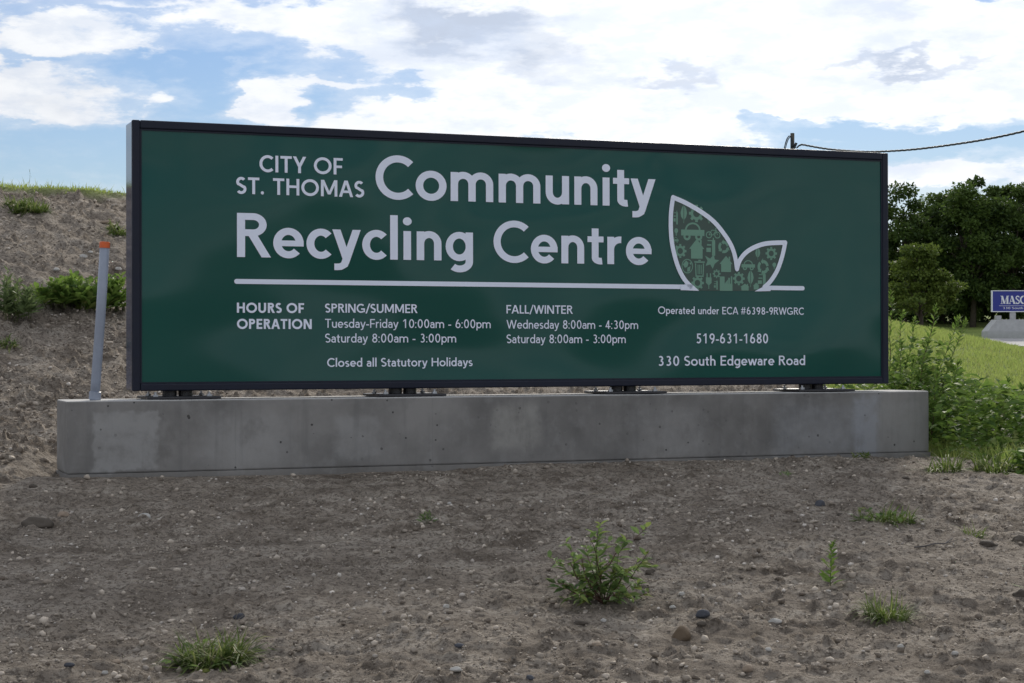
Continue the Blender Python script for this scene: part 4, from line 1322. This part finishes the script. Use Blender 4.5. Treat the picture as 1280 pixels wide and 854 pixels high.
# tall weeds beyond the right end of the footing
TALL = [(1119, 366, 12.9, 12, 'arching leafy weed touching the right edge of the sign'), (1135, 388, 12.8, 26, 'weed leaning right close to the sign edge'), (1149, 398, 13.0, 30, 'middle-height weed third from the sign edge'),
        (1163, 424, 12.7, 24, 'short weed in front of the two tallest spires'), (1180, 382, 13.0, 40, 'tallest weed spire rising against the dark trees'), (1192, 394, 13.1, 44, 'reddish-stemmed weed spire just right of the tallest'),
        (1207, 398, 12.9, 46, 'outermost tall weed spire with pale tip'), (1196, 452, 12.5, 14, 'half-height weed above the concrete corner'), (1222, 482, 12.6, 10, 'low weed in the middle of the right thicket'),
        (1250, 486, 12.3, 12, 'dark-stemmed weed left of the last pair'), (1263, 476, 12.5, 16, 'taller of the last pair of weeds by the right border'), (1279, 484, 12.2, 12, 'weed cut by the right border'),
        (1128, 430, 12.6, 8, 'short weed hidden low beside the sign frame'), (1142, 452, 12.4, 10, 'low leafy weed right behind the concrete end'), (1172, 468, 12.3, 8, 'bushy low weed just above the footing end'),
        (1212, 520, 11.9, 6, 'small weed at the front of the thicket'), (1236, 530, 11.8, 6, 'small weed beside the long grass'), (1156, 376 + 60, 13.2, 22, 'slender weed behind the third one')]
for (px, py, d, lean, lab) in TALL:
    top = at(px, py, d)
    bx = at(px - lean, 540, d).x
    gz_ = gz(bx, d)
    h = top.z - gz_
    low = h < .5
    weed('tall_weed', lab, 'weed', Vector((bx, d, gz_ - .01)), h, abs(top.x - bx), random.uniform(-.15, .15), 84 if not low else 48, .085 if not low else .09, M['weed'], 1, 'tall weeds right of the footing', True, 0, sm=random.choice(['stem', 'redstem']), top=True, rad=.0045, umin=.06)
    # nodding side shoots are part of the foliage above


def weed_cover():
    items = []
    n = 0
    g = np.random.default_rng(3)
    while n < 15000:
        x = g.uniform(2.5, 4.6); y = g.uniform(10.0, 14.6)
        if float(grass_mask(np.array([x]), np.array([y]))[0]) < .6: continue
        if x < 2.80 and y < 12.35: continue
        dens = vnoise([x], [y], .5, 61)[0] + .5
        fall = 1 - sstep(13.0, 15.0, y)
        if g.uniform() > dens * 1.3 * fall: continue
        hmax = (.12 + .40 * dens * fall) * (.25 + .75 * float(sstep(10.3, 11.9, y))) * (1.0 + .5 * float(sstep(3.6, 2.8, x)))
        z = gz(x, y)
        q = g.uniform(0, 6.28)
        items.append((Vector((x, y, z + g.uniform(0, 1) ** .8 * hmax)), Vector((math.cos(q), math.sin(q), g.uniform(-.3, .8))), g.uniform(.05, .12)))
        n += 1
    L = np.array([tuple(i[0]) for i in items]); Dr = np.array([tuple(i[1]) for i in items]); Sz = np.array([i[2] for i in items])
    Mx = frame(Dr, rng.uniform(-.8, .8, len(items)))
    V, F, k = scatter(LEAF_V, LEAF_F, Mx, L, Sz * np.array([[.8]]).repeat(len(Sz), 0)[:, 0])
    o = mesh_np('weed_cover', V, F, M['weed'], None, attrs={'rnd': rng.uniform(0, 1, len(items)).repeat(k)})
    tag(o, 'tangle of low broad-leaved weeds covering the ground right of the footing', 'weeds', None, 'stuff')


weed_cover()


def lawn():
    g = np.random.default_rng(11)
    Vs, Fs, Rs = [], [], []
    off = 0

    def region(n, x0, x1, y0, y1, hmin, hmax, w, cond=None, u0=None, u1=None, power=1.0):
        nonlocal off
        if u0 is not None:
            y = y0 + (y1 - y0) * g.uniform(0, 1, n) ** power; x = y * g.uniform(u0, u1, n)
        else:
            x = g.uniform(x0, x1, n); y = g.uniform(y0, y1, n)
        k = grass_mask(x, y) > g.uniform(.25, .9, n)
        if cond is not None: k &= cond(x, y)
        x, y = x[k], y[k]; n = len(x)
        z = height(x, y)
        hh = g.uniform(hmin, hmax, n) * (.6 + .8 * (vnoise(x, y, .6, 51) + .5)); ww = w * g.uniform(.6, 1.3, n)
        a = g.uniform(0, 2 * np.pi, n); lean = g.uniform(.1, .75, n) * hh
        b = g.uniform(0, 2 * np.pi, n)
        P = np.stack([x, y, z - .004], 1)
        s = np.stack([np.cos(a), np.sin(a), 0 * a], 1) * (ww / 2)[:, None]
        ld = np.stack([np.cos(b), np.sin(b), 0 * b], 1)
        mid = P + ld * (lean * .35)[:, None] + np.array([0, 0, 1]) * (hh * .6)[:, None]
        tip = P + ld * lean[:, None] + np.array([0, 0, 1]) * hh[:, None]
        V = np.stack([P - s, P + s, mid + s * .7, mid - s * .7, tip], 1).reshape(-1, 3)
        i = np.arange(n) * 5 + off
        Fs.append(np.concatenate([np.stack([i, i + 1, i + 2], 1), np.stack([i, i + 2, i + 3], 1), np.stack([i + 3, i + 2, i + 4], 1)]))
        Vs.append(V); Rs.append(g.uniform(0, 1, n).repeat(5)); off += n * 5
    inw = lambda x, y: (x > 2.4)
    region(16000, 0, 0, 10.2, 14.5, .04, .12, .006, inw, .19, .33)
    region(40000, 0, 0, 14, 26, .025, .07, .010, inw, .17, .34)
    region(40000, 0, 0, 24, 46, .025, .06, .016, inw, .16, .34)
    region(12000, 0, 0, 44, 80, .03, .07, .05, inw, .17, .34)
    # grass along the crest of the mound
    ridge = lambda x, y: (y - (17 + np.maximum(0, x + 4) * 1.3) > -.15)
    region(16000, -7.5, -2.2, 16.4, 19.0, .02, .06, .010, ridge)
    region(300, -7.0, -2.2, 16.9, 17.6, .07, .13, .007, ridge)
    region(5000, -2.2, 5.0, 18, 29, .05, .16, .014, ridge)
    o = mesh_np('lawn_grass', np.concatenate(Vs), np.concatenate(Fs), M['lawn'], None, attrs={'rnd': np.concatenate(Rs)})
    tag(o, 'short green grass of the lawn and along the mound crest', 'grass', None, 'stuff')


lawn()
# the one seed head that breaks the skyline
p_ = ground_hit(38, 236); p_.z = gz(p_.x, p_.y)
weed('seed_stalk', 'thin seed stalk standing alone against the sky on the mound crest', 'plant', p_, .17, .0, 0, 4, .02, M['mweed'], 1, top=True, rad=.002, umin=.6)

# ------------------------------------------------------------------ stones
_ico = bmesh.new(); bmesh.ops.create_icosphere(_ico, subdivisions=1, radius=1)
ICO_V = np.array([v.co[:] for v in _ico.verts]); ICO_F = np.array([[v.index for v in f.verts] for f in _ico.faces]); _ico.free()
_ico = bmesh.new(); bmesh.ops.create_icosphere(_ico, subdivisions=3, radius=1)
ICO3_V = np.array([v.co[:] for v in _ico.verts]); ICO3_F = np.array([[v.index for v in f.verts] for f in _ico.faces]); _ico.free()


OCT_V = np.array([(1, 0, 0), (-1, 0, 0), (0, 1, 0), (0, -1, 0), (0, 0, 1), (0, 0, -1)], float)
OCT_F = np.array([(0, 2, 4), (2, 1, 4), (1, 3, 4), (3, 0, 4), (2, 0, 5), (1, 2, 5), (3, 1, 5), (0, 3, 5)])


def scatter_stones(name, label, n, m, smin, smax, regions, flat=.6, power=3.0, seed=1, sink=.25, tiny=False):
    ICO_V, ICO_F = (OCT_V, OCT_F) if tiny else (globals()['ICO_V'], globals()['ICO_F'])
    g = np.random.default_rng(seed)
    Vs, Fs, Rs, off = [], [], [], 0
    for (x0, x1, y0, y1, frac, mul) in regions:
        k = int(n * frac)
        x = g.uniform(x0, x1, k); y = g.uniform(y0, y1, k)
        keep = (grass_mask(x, y) < .5)
        yb = 9.745 + .3925 * (x + 2.398)
        keep &= ~((x > -2.75) & (x < 2.9) & (y > yb - .06) & (y < yb + .55))
        keep &= (vnoise(x, y, .5, seed + 70) + .5 + vnoise(x, y, .16, seed + 90) + g.uniform(-.35, .35, k)) > .50
        x, y = x[keep], y[keep]; k = len(x)
        s = (smin + (smax - smin) * g.uniform(0, 1, k) ** power) * mul
        z = height(x, y) + s * flat * (.5 - sink)
        Sc = np.stack([s * g.uniform(.7, 1.3, k), s * g.uniform(.6, 1.0, k), s * flat * g.uniform(.6, 1.2, k)], 1) * .5
        ang = g.uniform(0, 2 * np.pi, k); tx = g.normal(0, .3, k)
        Rz = np.zeros((k, 3, 3)); c, s_ = np.cos(ang), np.sin(ang); ct, st = np.cos(tx), np.sin(tx)
        Rz[:, 0, 0] = c; Rz[:, 0, 1] = -s_ * ct; Rz[:, 0, 2] = s_ * st; Rz[:, 1, 0] = s_; Rz[:, 1, 1] = c * ct; Rz[:, 1, 2] = -c * st; Rz[:, 2, 1] = st; Rz[:, 2, 2] = ct
        P = ICO_V[None] * (1 + g.uniform(-.42, .34, (k, len(ICO_V), 1))) * Sc[:, None, :]
        V = np.einsum('nij,nkj->nki', Rz, P) + np.stack([x, y, z], 1)[:, None, :]
        Fs.append((ICO_F[None] + (np.arange(k) * len(ICO_V))[:, None, None]).reshape(-1, 3) + off)
        Vs.append(V.reshape(-1, 3)); Rs.append(g.uniform(0, 1, k).repeat(len(ICO_V))); off += k * len(ICO_V)
    o = mesh_np(name, np.concatenate(Vs), np.concatenate(Fs), m, None, attrs={'rnd': np.concatenate(Rs)})
    tag(o, label, 'stones', None, 'stuff')


REG = [(-2.6, 3.2, 5.2, 9.0, .55, 1), (-3.4, 3.1, 9.0, 12.0, .2, 1), (-5.2, -1.9, 9.8, 17.0, .40, 1.5)]
scatter_stones('pebbles', 'small pale pebbles and grit scattered over the bare soil', 10500, M['pebble'], .003, .026, REG, .75, 3.8, 1)
scatter_stones('soil_crumbs', 'crumbs and clods of brown soil scattered over the bare ground', 18000, M['clod'], .008, .036, REG, .80, 4.5, 2, .30)
scatter_stones('soil_grains', 'fine crumbs of dry soil lying all over the bare ground', 60000, M['clod'], .004, .014, REG, .7, 1.8, 4, .2, True)


def litter():
    """straws, rootlets and tiny twigs"""
    g = np.random.default_rng(9)
    V, F = [], []
    for (n, x0, x1, y0, y1) in ((420, -2.4, 2.8, 5.3, 9.5), (160, -4.8, -2.2, 10, 16.5)):
        for i in range(n):
            x, y = g.uniform(x0, x1), g.uniform(y0, y1)
            L = g.uniform(.015, .08); a = g.uniform(0, 6.28); w = g.uniform(.0004, .0009)
            xs = x + np.cos(a) * L * np.array([0, .35, .7, 1]) + np.array([0, g.normal() * .006, g.normal() * .006, 0]); ys = y + np.sin(a) * L * np.array([0, .35, .7, 1]) + np.array([0, g.normal() * .006, g.normal() * .006, 0])
            zs = height(xs, ys) + .002 + np.abs(g.normal(0, .003, 4))
            o = len(V)
            for q in range(4):
                V += [(xs[q] - math.sin(a) * w, ys[q] + math.cos(a) * w, zs[q]), (xs[q] + math.sin(a) * w, ys[q] - math.cos(a) * w, zs[q]), (xs[q], ys[q], zs[q] + w * 1.6)]
            for q in range(3):
                b = o + 3 * q
                F += [(b, b + 1, b + 4, b + 3), (b + 1, b + 2, b + 5, b + 4), (b + 2, b, b + 3, b + 5)]
    o = mesh_py('plant_litter', V, F, M['straw'])
    tag(o, 'fine dry straws and rootlets lying on the bare soil', 'litter', None, 'stuff')


litter()


def stone(px, py, wpx, m, label, hr=.6, dr=.8, seed=0, name='stone', cat='stone', ang=0, sharp=.25, sink=.3):
    """one stone: py is its foot line, wpx its width in the photo"""
    b = ground_hit(px, py)
    s = wpx * b.y / FPX
    g = np.random.default_rng(seed + 100)
    V = ICO3_V.copy()
    for k in range(9):       # chop facets
        n = g.normal(size=3); n /= np.linalg.norm(n); n[2] = abs(n[2]) * .8
        lim = g.uniform(.55, .88)
        dd = V @ n; V -= np.outer(np.clip(dd - lim, 0, None), n)
    V *= 1 + sharp * .25 * (vnoise(V[:, 0] * 3 + seed, V[:, 1] * 3 + V[:, 2] * 2, 1, seed)[:, None])
    V = V / np.abs(V).max(0) * np.array([s / 2, s * dr / 2, s * hr / 2])
    c, s_ = math.cos(ang), math.sin(ang)
    V[:, :2] = V[:, :2] @ np.array([[c, s_], [-s_, c]])
    V[:, 2] += s * hr * (.5 - sink)
    me_rnd = g.uniform(.3, .7) * np.ones(len(V))
    b = Vector((b.x, b.y + s * dr * .4, gz(b.x, b.y + s * dr * .4)))
    o = mesh_np(name, V, ICO3_F, M[m], None, smooth=False, attrs={'rnd': me_rnd})
    o.location = b
    tag(o, label, cat)


ST = [(852, 803, 27, 's_brown', 'pointed brown stone, largest in the foreground right of the bush', .85, .8), (877, 777, 20, 's_dark', 'rounded dark grey stone just above the pointed brown one', .6, .8),
      (876, 786, 14, 's_clod', 'soil-coated stone between the dark and the brown stones', .6, .8), (968, 781, 19, 's_pale', 'flat pale stone on the bare soil right of the brown stone', .45, .7),
      (960, 817, 11, 's_pale', 'small pale stone below the flat pale one', .6, .8), (934, 843, 16, 's_tan', 'flat-topped tan stone near the bottom border', .7, .7), (932, 778, 12, 's_clod', 'dull soil-coloured stone left of the flat pale one', .6, .8),
      (851, 747, 9, 's_pale', 'bright white pebble right of the bush', .6, .8), (840, 762, 9, 's_pale', 'white pebble above the dark grey stone', .6, .8), (180, 642, 19, 's_pale', 'pale rounded stone below the left end of the footing', .55, .8),
      (77, 645, 15, 's_tan', 'pinkish tan stone beside the big dark clod', .6, .8), (297, 777, 16, 's_dark', 'blue-black angular stone above the broad grass tuft', .6, .7),
      (84, 834, 14, 's_dark', 'slate-coloured stone at the lower left', .5, .6), (143, 828, 12, 's_tan', 'dull stone left of the broad grass tuft', .6, .8), (744, 811, 15, 's_tan', 'flat tan stone below the bush', .4, .8),
      (724, 783, 22, 's_clod', 'flat brown slab of soil in front of the bush', .3, .7), (753, 778, 8, 's_pale', 'white pebble at the foot of the bush', .8, .8), (569, 843, 18, 's_pale', 'long pale stone at the bottom centre', .4, .6),
      (572, 811, 14, 's_dark', 'bluish grey stone above the long pale one', .5, .7), (556, 760, 9, 's_pale', 'small white stone left of the bush', .8, .8), (561, 631, 6, 's_pale', 'tiny white pebble below the middle of the footing', .7, .8),
      (1025, 635, 14, 's_dark', 'dark round stone on the soil right of centre', .8, .9), (1192, 824, 11, 's_pale', 'pale angular pebble at the lower right', .6, .8), (1125, 815, 9, 's_pale', 'pale pebble under the rounded grass tuft', .6, .8),
      (1158, 846, 9, 's_pale', 'whitish pebble at the bottom border right', .6, .8), (660, 850, 12, 's_dark', 'blue-grey pebble at the bottom border centre', .6, .8), (128, 842, 10, 's_pale', 'pale pebble pair member at the bottom left', .6, .8),
      (104, 320, 10, 's_pale', 'left one of two white stones on the mound', .6, .8), (113, 320, 7, 's_pale', 'right one of two white stones on the mound', .6, .8), (148, 339, 9, 's_pale', 'white stone on the mound above the weed clump', .6, .8),
      (70, 339, 9, 's_pale', 'white stone under the pair on the mound', .6, .8), (134, 279, 20, 's_tan', 'long flat tan stone high on the mound beside the sign', .3, .6), (40, 608, 12, 's_clod', 'grey clod at the left border beside the base', .6, .8)]
CL = [(44, 655, 44, 'large dark crumbling soil clod at the left border', .42), (1235, 687, 28, 'dark soil clod beside the sparse grass tuft at right', .45), (1276, 682, 26, 'dark lump of soil cut by the right border, upper one', .6), (1276, 750, 20, 'dark lump of soil cut by the right border, lower one', .75),
      (812, 722, 16, 'dark earth lump at the right foot of the bush', .6), (1172, 610 + 58, 12, 'small dark lump left of the sparse tuft', .5), (1050, 647, 10, 'small dark lump left of the flat grass tuft', .6), (1132, 602, 12, 'dark lump near the foot of the weeds', .5)]
for i, s_ in enumerate(ST): stone(*s_[:5], s_[5], s_[6], seed=i, ang=.3 * math.sin(i * 7))
for i, (px, py, w_, lab, hr) in enumerate(CL): stone(px, py, w_, 's_clod', lab, hr, .8, seed=60 + i, name='soil_clod', cat='clod', sharp=1.6, sink=.35)


def twig():
    P = [ground_hit(a, b) for a, b in ((1142, 689), (1155, 689), (1168, 687), (1180, 684), (1190, 678))]
    b = P[0]; pts = [p - b + Vector((0, 0, .008)) for p in P]
    mb = MB().add(tube(pts, [.0035, .004, .0035, .003, .0015], 6)).add(tube([pts[3], pts[3] + Vector((.06, .02, .012))], [.002, .001], 5))
    o = mesh_py('twig', mb.V, mb.F, M['wood']); o.location = b
    tag(o, 'forked dry twig lying on the soil below the flat grass tuft', 'twig')
    b = ground_hit(1277, 743)
    V = np.array(LEAF_V) * .055; V[:, 2] = np.abs(V[:, 2]) * .5 + .01
    o = mesh_np('fallen_leaf', V, LEAF_F, M['leaf'], None, attrs={'rnd': np.ones(8) * .4}); o.location = b + Vector((-.01, -.05, .01)); o.rotation_euler = (.2, .1, 1.1)
    tag(o, 'single green leaf lying against the lower right soil lump', 'leaf')


twig()

# ------------------------------------------------------------------ blue sign across the road


def far_sign():
    D = 104.0
    a = at(1241, 391.5, D); tp = at(1241, 366.5, D)
    k = D / FPX
    W = 84 * k
    base = at(1232, 422, D); zb = base.z
    t = thing('blue_company_sign', 'blue sign with white lettering on a pale post beyond the lawn at right', 'sign', (a.x, D, zb + 20 * k))
    z0 = a.z - (zb + 20 * k); H = tp.z - a.z
    bm = bmesh.new(); box(bm, 0, W, 0, .18, z0, z0 + H); bm_obj('board', bm, M['blue'], t)
    bm = bmesh.new(); f = .045
    for q in ((-f, 0, z0 - f, z0 + H + f), (W, W + f, z0 - f, z0 + H + f), (0, W, z0 - f, z0), (0, W, z0 + H, z0 + H + f)): box(bm, q[0], q[1], -.02, .2, q[2], q[3])
    bm_obj('border', bm, M['whitepaint'], t)
    px0 = 1263 - 1241
    bm = bmesh.new(); box(bm, px0 * k, (px0 + 7) * k, .03, .15, -.02, z0 - f - .002); bm_obj('post', bm, M['palestone'], t)
    # seriffed capitals: thick and thin strokes
    cap = 10.2 * k; zz = z0 + H - 16 * k; th, tn, sr = .24, .07, .05
    def serif(x, y, w_=.34): return bar(x - w_ / 2, y, x + w_ / 2, y + sr) if y < .5 else bar(x - w_ / 2, y - sr, x + w_ / 2, y)
    Mg = [hd(.16, 0, .16, 1, tn), hd(.92, 0, .92, 1, th), hd(.52, .02, .20, 1, th), hd(.52, .02, .88, 1, tn), serif(.16, 0), serif(.92, 0, .44), serif(.12, 1, .3), serif(.96, 1, .36)]
    Ag = [hd(.12, 0, .44, 1, tn), hd(.78, 0, .42, 1, th), bar(.24, .30, .66, .30 + tn), serif(.12, 0), serif(.8, 0, .44)]
    Sg = [stroke(arc(.30, .74, .20, .21, 30, 215, 14) + [(.2, .6), (.4, .42)] + arc(.30, .26, .22, .21, 35, -150, 14), .14), bar(.47, .72, .52, .98), bar(.05, .03, .10, .3)]
    Cg = [stroke(arc(.5, .5, .40, .44, 100, 260, 18), .2), stroke(arc(.5, .5, .42, .47, 40, 100, 8), .08), stroke(arc(.5, .5, .42, .47, 260, 320, 8), .08), bar(.83, .66, .88, .97)]
    Og = [stroke(arc(.5, .5, .38, .44, 0, 360, 28)[:-1], .17, True)]
    V, F = [], []; x = (1250.5 - 1241) * k / cap
    for gl, adv in ((Mg, 1.08), (Ag, .90), (Sg, .60), (Cg, .96), (Og, 1.0)):
        for j, st in enumerate(gl):
            for poly in st:
                o = len(V); V += [((p[0] + x) * cap * .92 + .05, -.004 - j * .002, zz + p[1] * cap) for p in poly]; F.append(list(range(o, o + len(poly))))
        x += adv
    mesh_py('lettering', V, F, M['whitepaint'], t)
    V, F = [], []
    P, mn, mx = text_polys('330 South Edgeware', .13, .02)
    s_ = 2.6 * k; sx = (27 * k * 1.9) / (mx - mn)
    for j, st in enumerate(P):
        for poly in st:
            o = len(V); V += [((p[0] - mn) * sx + 13 * k, -.004 - (j % 5) * .002, z0 + 2.6 * k + p[1] * s_) for p in poly]; F.append(list(range(o, o + len(poly))))
    mesh_py('lettering', V, F, M['whitepaint'], t)
    bm = bmesh.new(); box(bm, 8 * k, W - 6 * k, -.006, .0, z0 + 6.5 * k, z0 + 6.9 * k); bm_obj('rule', bm, M['whitepaint'], t)
    # sloping concrete plinth
    t2 = thing('sign_plinth', 'pale concrete plinth with a sloping end under the blue sign', 'plinth', (base.x, D, zb))
    L = 100 * k; h = 20 * k
    V = [(0, -.5, -.4), (L, -.5, -.4), (L, .9, -.4), (0, .9, -.4), (0, -.5, .25), (L, -.5, .25), (L, .9, .25), (0, .9, .25), (12 * k, -.4, h), (L, -.4, h), (L, .8, h), (12 * k, .8, h)]
    F = [(0, 1, 5, 4), (1, 2, 6, 5), (2, 3, 7, 6), (3, 0, 4, 7), (4, 5, 9, 8), (5, 6, 10, 9), (6, 7, 11, 10), (7, 4, 8, 11), (8, 9, 10, 11)]
    mesh_py('block', V, F, M['palestone'], t2)
    bm = bmesh.new(); box(bm, 13 * k, 20 * k, .0, .35, h + .001, h + 5 * k); bm_obj('lamp_box', bm, M['palestone'], t2, bevel=.03)


far_sign()

# ------------------------------------------------------------------ trees


def tree(px, ytop, D, wpx, ybot, label, m, seed, leaves=20000, lsz=.26, clumps=70, group=None, cone=False):
    g = np.random.default_rng(seed); rr = random.Random(seed)
    b = at(px, 400, D); gx = b.x; gzv = gz(gx, D)
    ztop = at(px, ytop, D).z; zbot = at(px, ybot, D).z
    k = D / FPX; rx = wpx * k / 2
    H = ztop - gzv
    t = thing('broadleaf_tree', label, 'tree', (gx, D, gzv - .1), 0, group)
    # trunk and limbs
    cz = (ztop + zbot) / 2 - gzv; rz = (ztop - zbot) / 2
    V, F = tube([(0, 0, 0), (.1, .05, H * .2), (-.05, .1, H * .5), (.05, 0, H * .85)], [H * .022, H * .018, H * .011, H * .003], 8)
    trunk = mesh_py('trunk', V, F, M['bark'], t, True)
    cl = []
    while len(cl) < clumps:
        p = g.uniform(-1, 1, 3); r = np.linalg.norm(p)
        if r > 1 or r < .35: continue
        if cone and abs(p[0]) > (1 - p[2]) * .55 + .12: continue
        lump = 1 + .30 * math.sin(3.1 * math.atan2(p[1], p[0]) + seed) * (.4 + abs(p[2]))
        if cone:
            tz_ = round(p[2] * 3.2) / 3.2
            rad_ = ((1 - tz_) * .62 + .12) * g.uniform(.35, 1.0); q_ = g.uniform(0, 6.283)
            cl.append((math.cos(q_) * rad_ * rx, math.sin(q_) * rad_ * rx, cz + (tz_ * .9 - .10 * rad_ + g.uniform(-.05, .05)) * rz))
            continue
        cl.append((p[0] * rx * lump, p[1] * rx * .9, cz + p[2] * rz))
    cl = np.array(cl)
    mb = MB()
    for c in cl[:22]:
        z0 = rr.uniform(.18, .6) * H
        z0 = min(z0, c[2] * .9)
        mb.add(tube([(0, 0, z0), (c[0] * .5, c[1] * .5, (z0 + c[2]) / 2 + .2), tuple(c)], [H * .008, H * .005, H * .0015], 5))
    mesh_py('limbs', mb.V, mb.F, M['bark'], t, True)
    n = leaves; idx = g.integers(0, len(cl), n)
    cs = g.uniform(.55, 1.25, len(cl)) * rx * .27
    off = g.normal(size=(n, 3)); off /= np.linalg.norm(off, axis=1)[:, None]
    off *= (g.uniform(0, 1, n) ** .45)[:, None]
    L = cl[idx] + off * cs[idx][:, None] * np.array([1.15, 1.15, .45 if cone else .72])
    dirs = off * .8 + g.normal(size=(n, 3)) * .6; dirs[:, 2] -= .15
    Mx = frame(dirs, g.uniform(-1.2, 1.2, n))
    S_ = lsz * g.uniform(.55, 1.25, n)
    V, F, kk = scatter(QUAD_V, QUAD_F, Mx, L, S_)
    rn = (g.uniform(0, 1, len(cl))[idx] * .45 + g.uniform(0, 1, n) * .5).repeat(kk)
    cr = mesh_np('crown', V, F, m, t, attrs={'rnd': rn})
    return t


T = M['treeleaf']; G_ = 'dark broadleaf trees behind the lawn'
tree(1130, 232, 122, 104, 396, 'dark broadleaf tree half hidden by the right edge of the sign', T, 1, 24000, .26, 80, G_)
tree(1178, 236, 126, 96, 400, 'dark tree behind the small pale-leaved tree', T, 2, 24000, .26, 80, G_)
tree(1216, 222, 120, 92, 402, 'tallest dark tree, left of the blue sign', T, 3, 26000, .26, 90, G_)
tree(1264, 229, 122, 92, 402, 'dark tree rising right above the blue sign', T, 4, 26000, .26, 85, G_)
tree(1312, 236, 124, 90, 402, 'dark tree at the right border', T, 5, 18000, .26, 70, G_)
tree(1052, 250, 130, 100, 396, 'dark tree hidden behind the right half of the sign', T, 6, 9000, .34, 60, G_)
tree(1240, 300, 131, 150, 404, 'lower dark tree filling the gap behind the blue sign', T, 7, 15000, .32, 70, G_)
tree(1150, 300, 131, 130, 404, 'lower dark tree behind the small pale-leaved tree', T, 8, 13000, .32, 70, G_)
tree(1150, 290, 100, 98, 393, 'small pale-green young tree in front of the dark row beside the sign', M['lighttree'], 9, 15000, .20, 60, None, True)
for px_, yt_, lab_, sd_ in ((1470, 232, 'first dark tree beyond the right border tree', 21), (1560, 244, 'second dark tree beyond the right border tree', 22), (1660, 236, 'third dark tree beyond the right border tree', 23), (1760, 246, 'farthest dark tree to the right of the picture', 24)):
    tree(px_, yt_, 124, 120, 402, lab_, T, sd_, 7000, .40, 60, G_)
tree(1385, 240, 122, 110, 402, 'dark tree right of the picture', T, 10, 9000, .36, 60, G_)
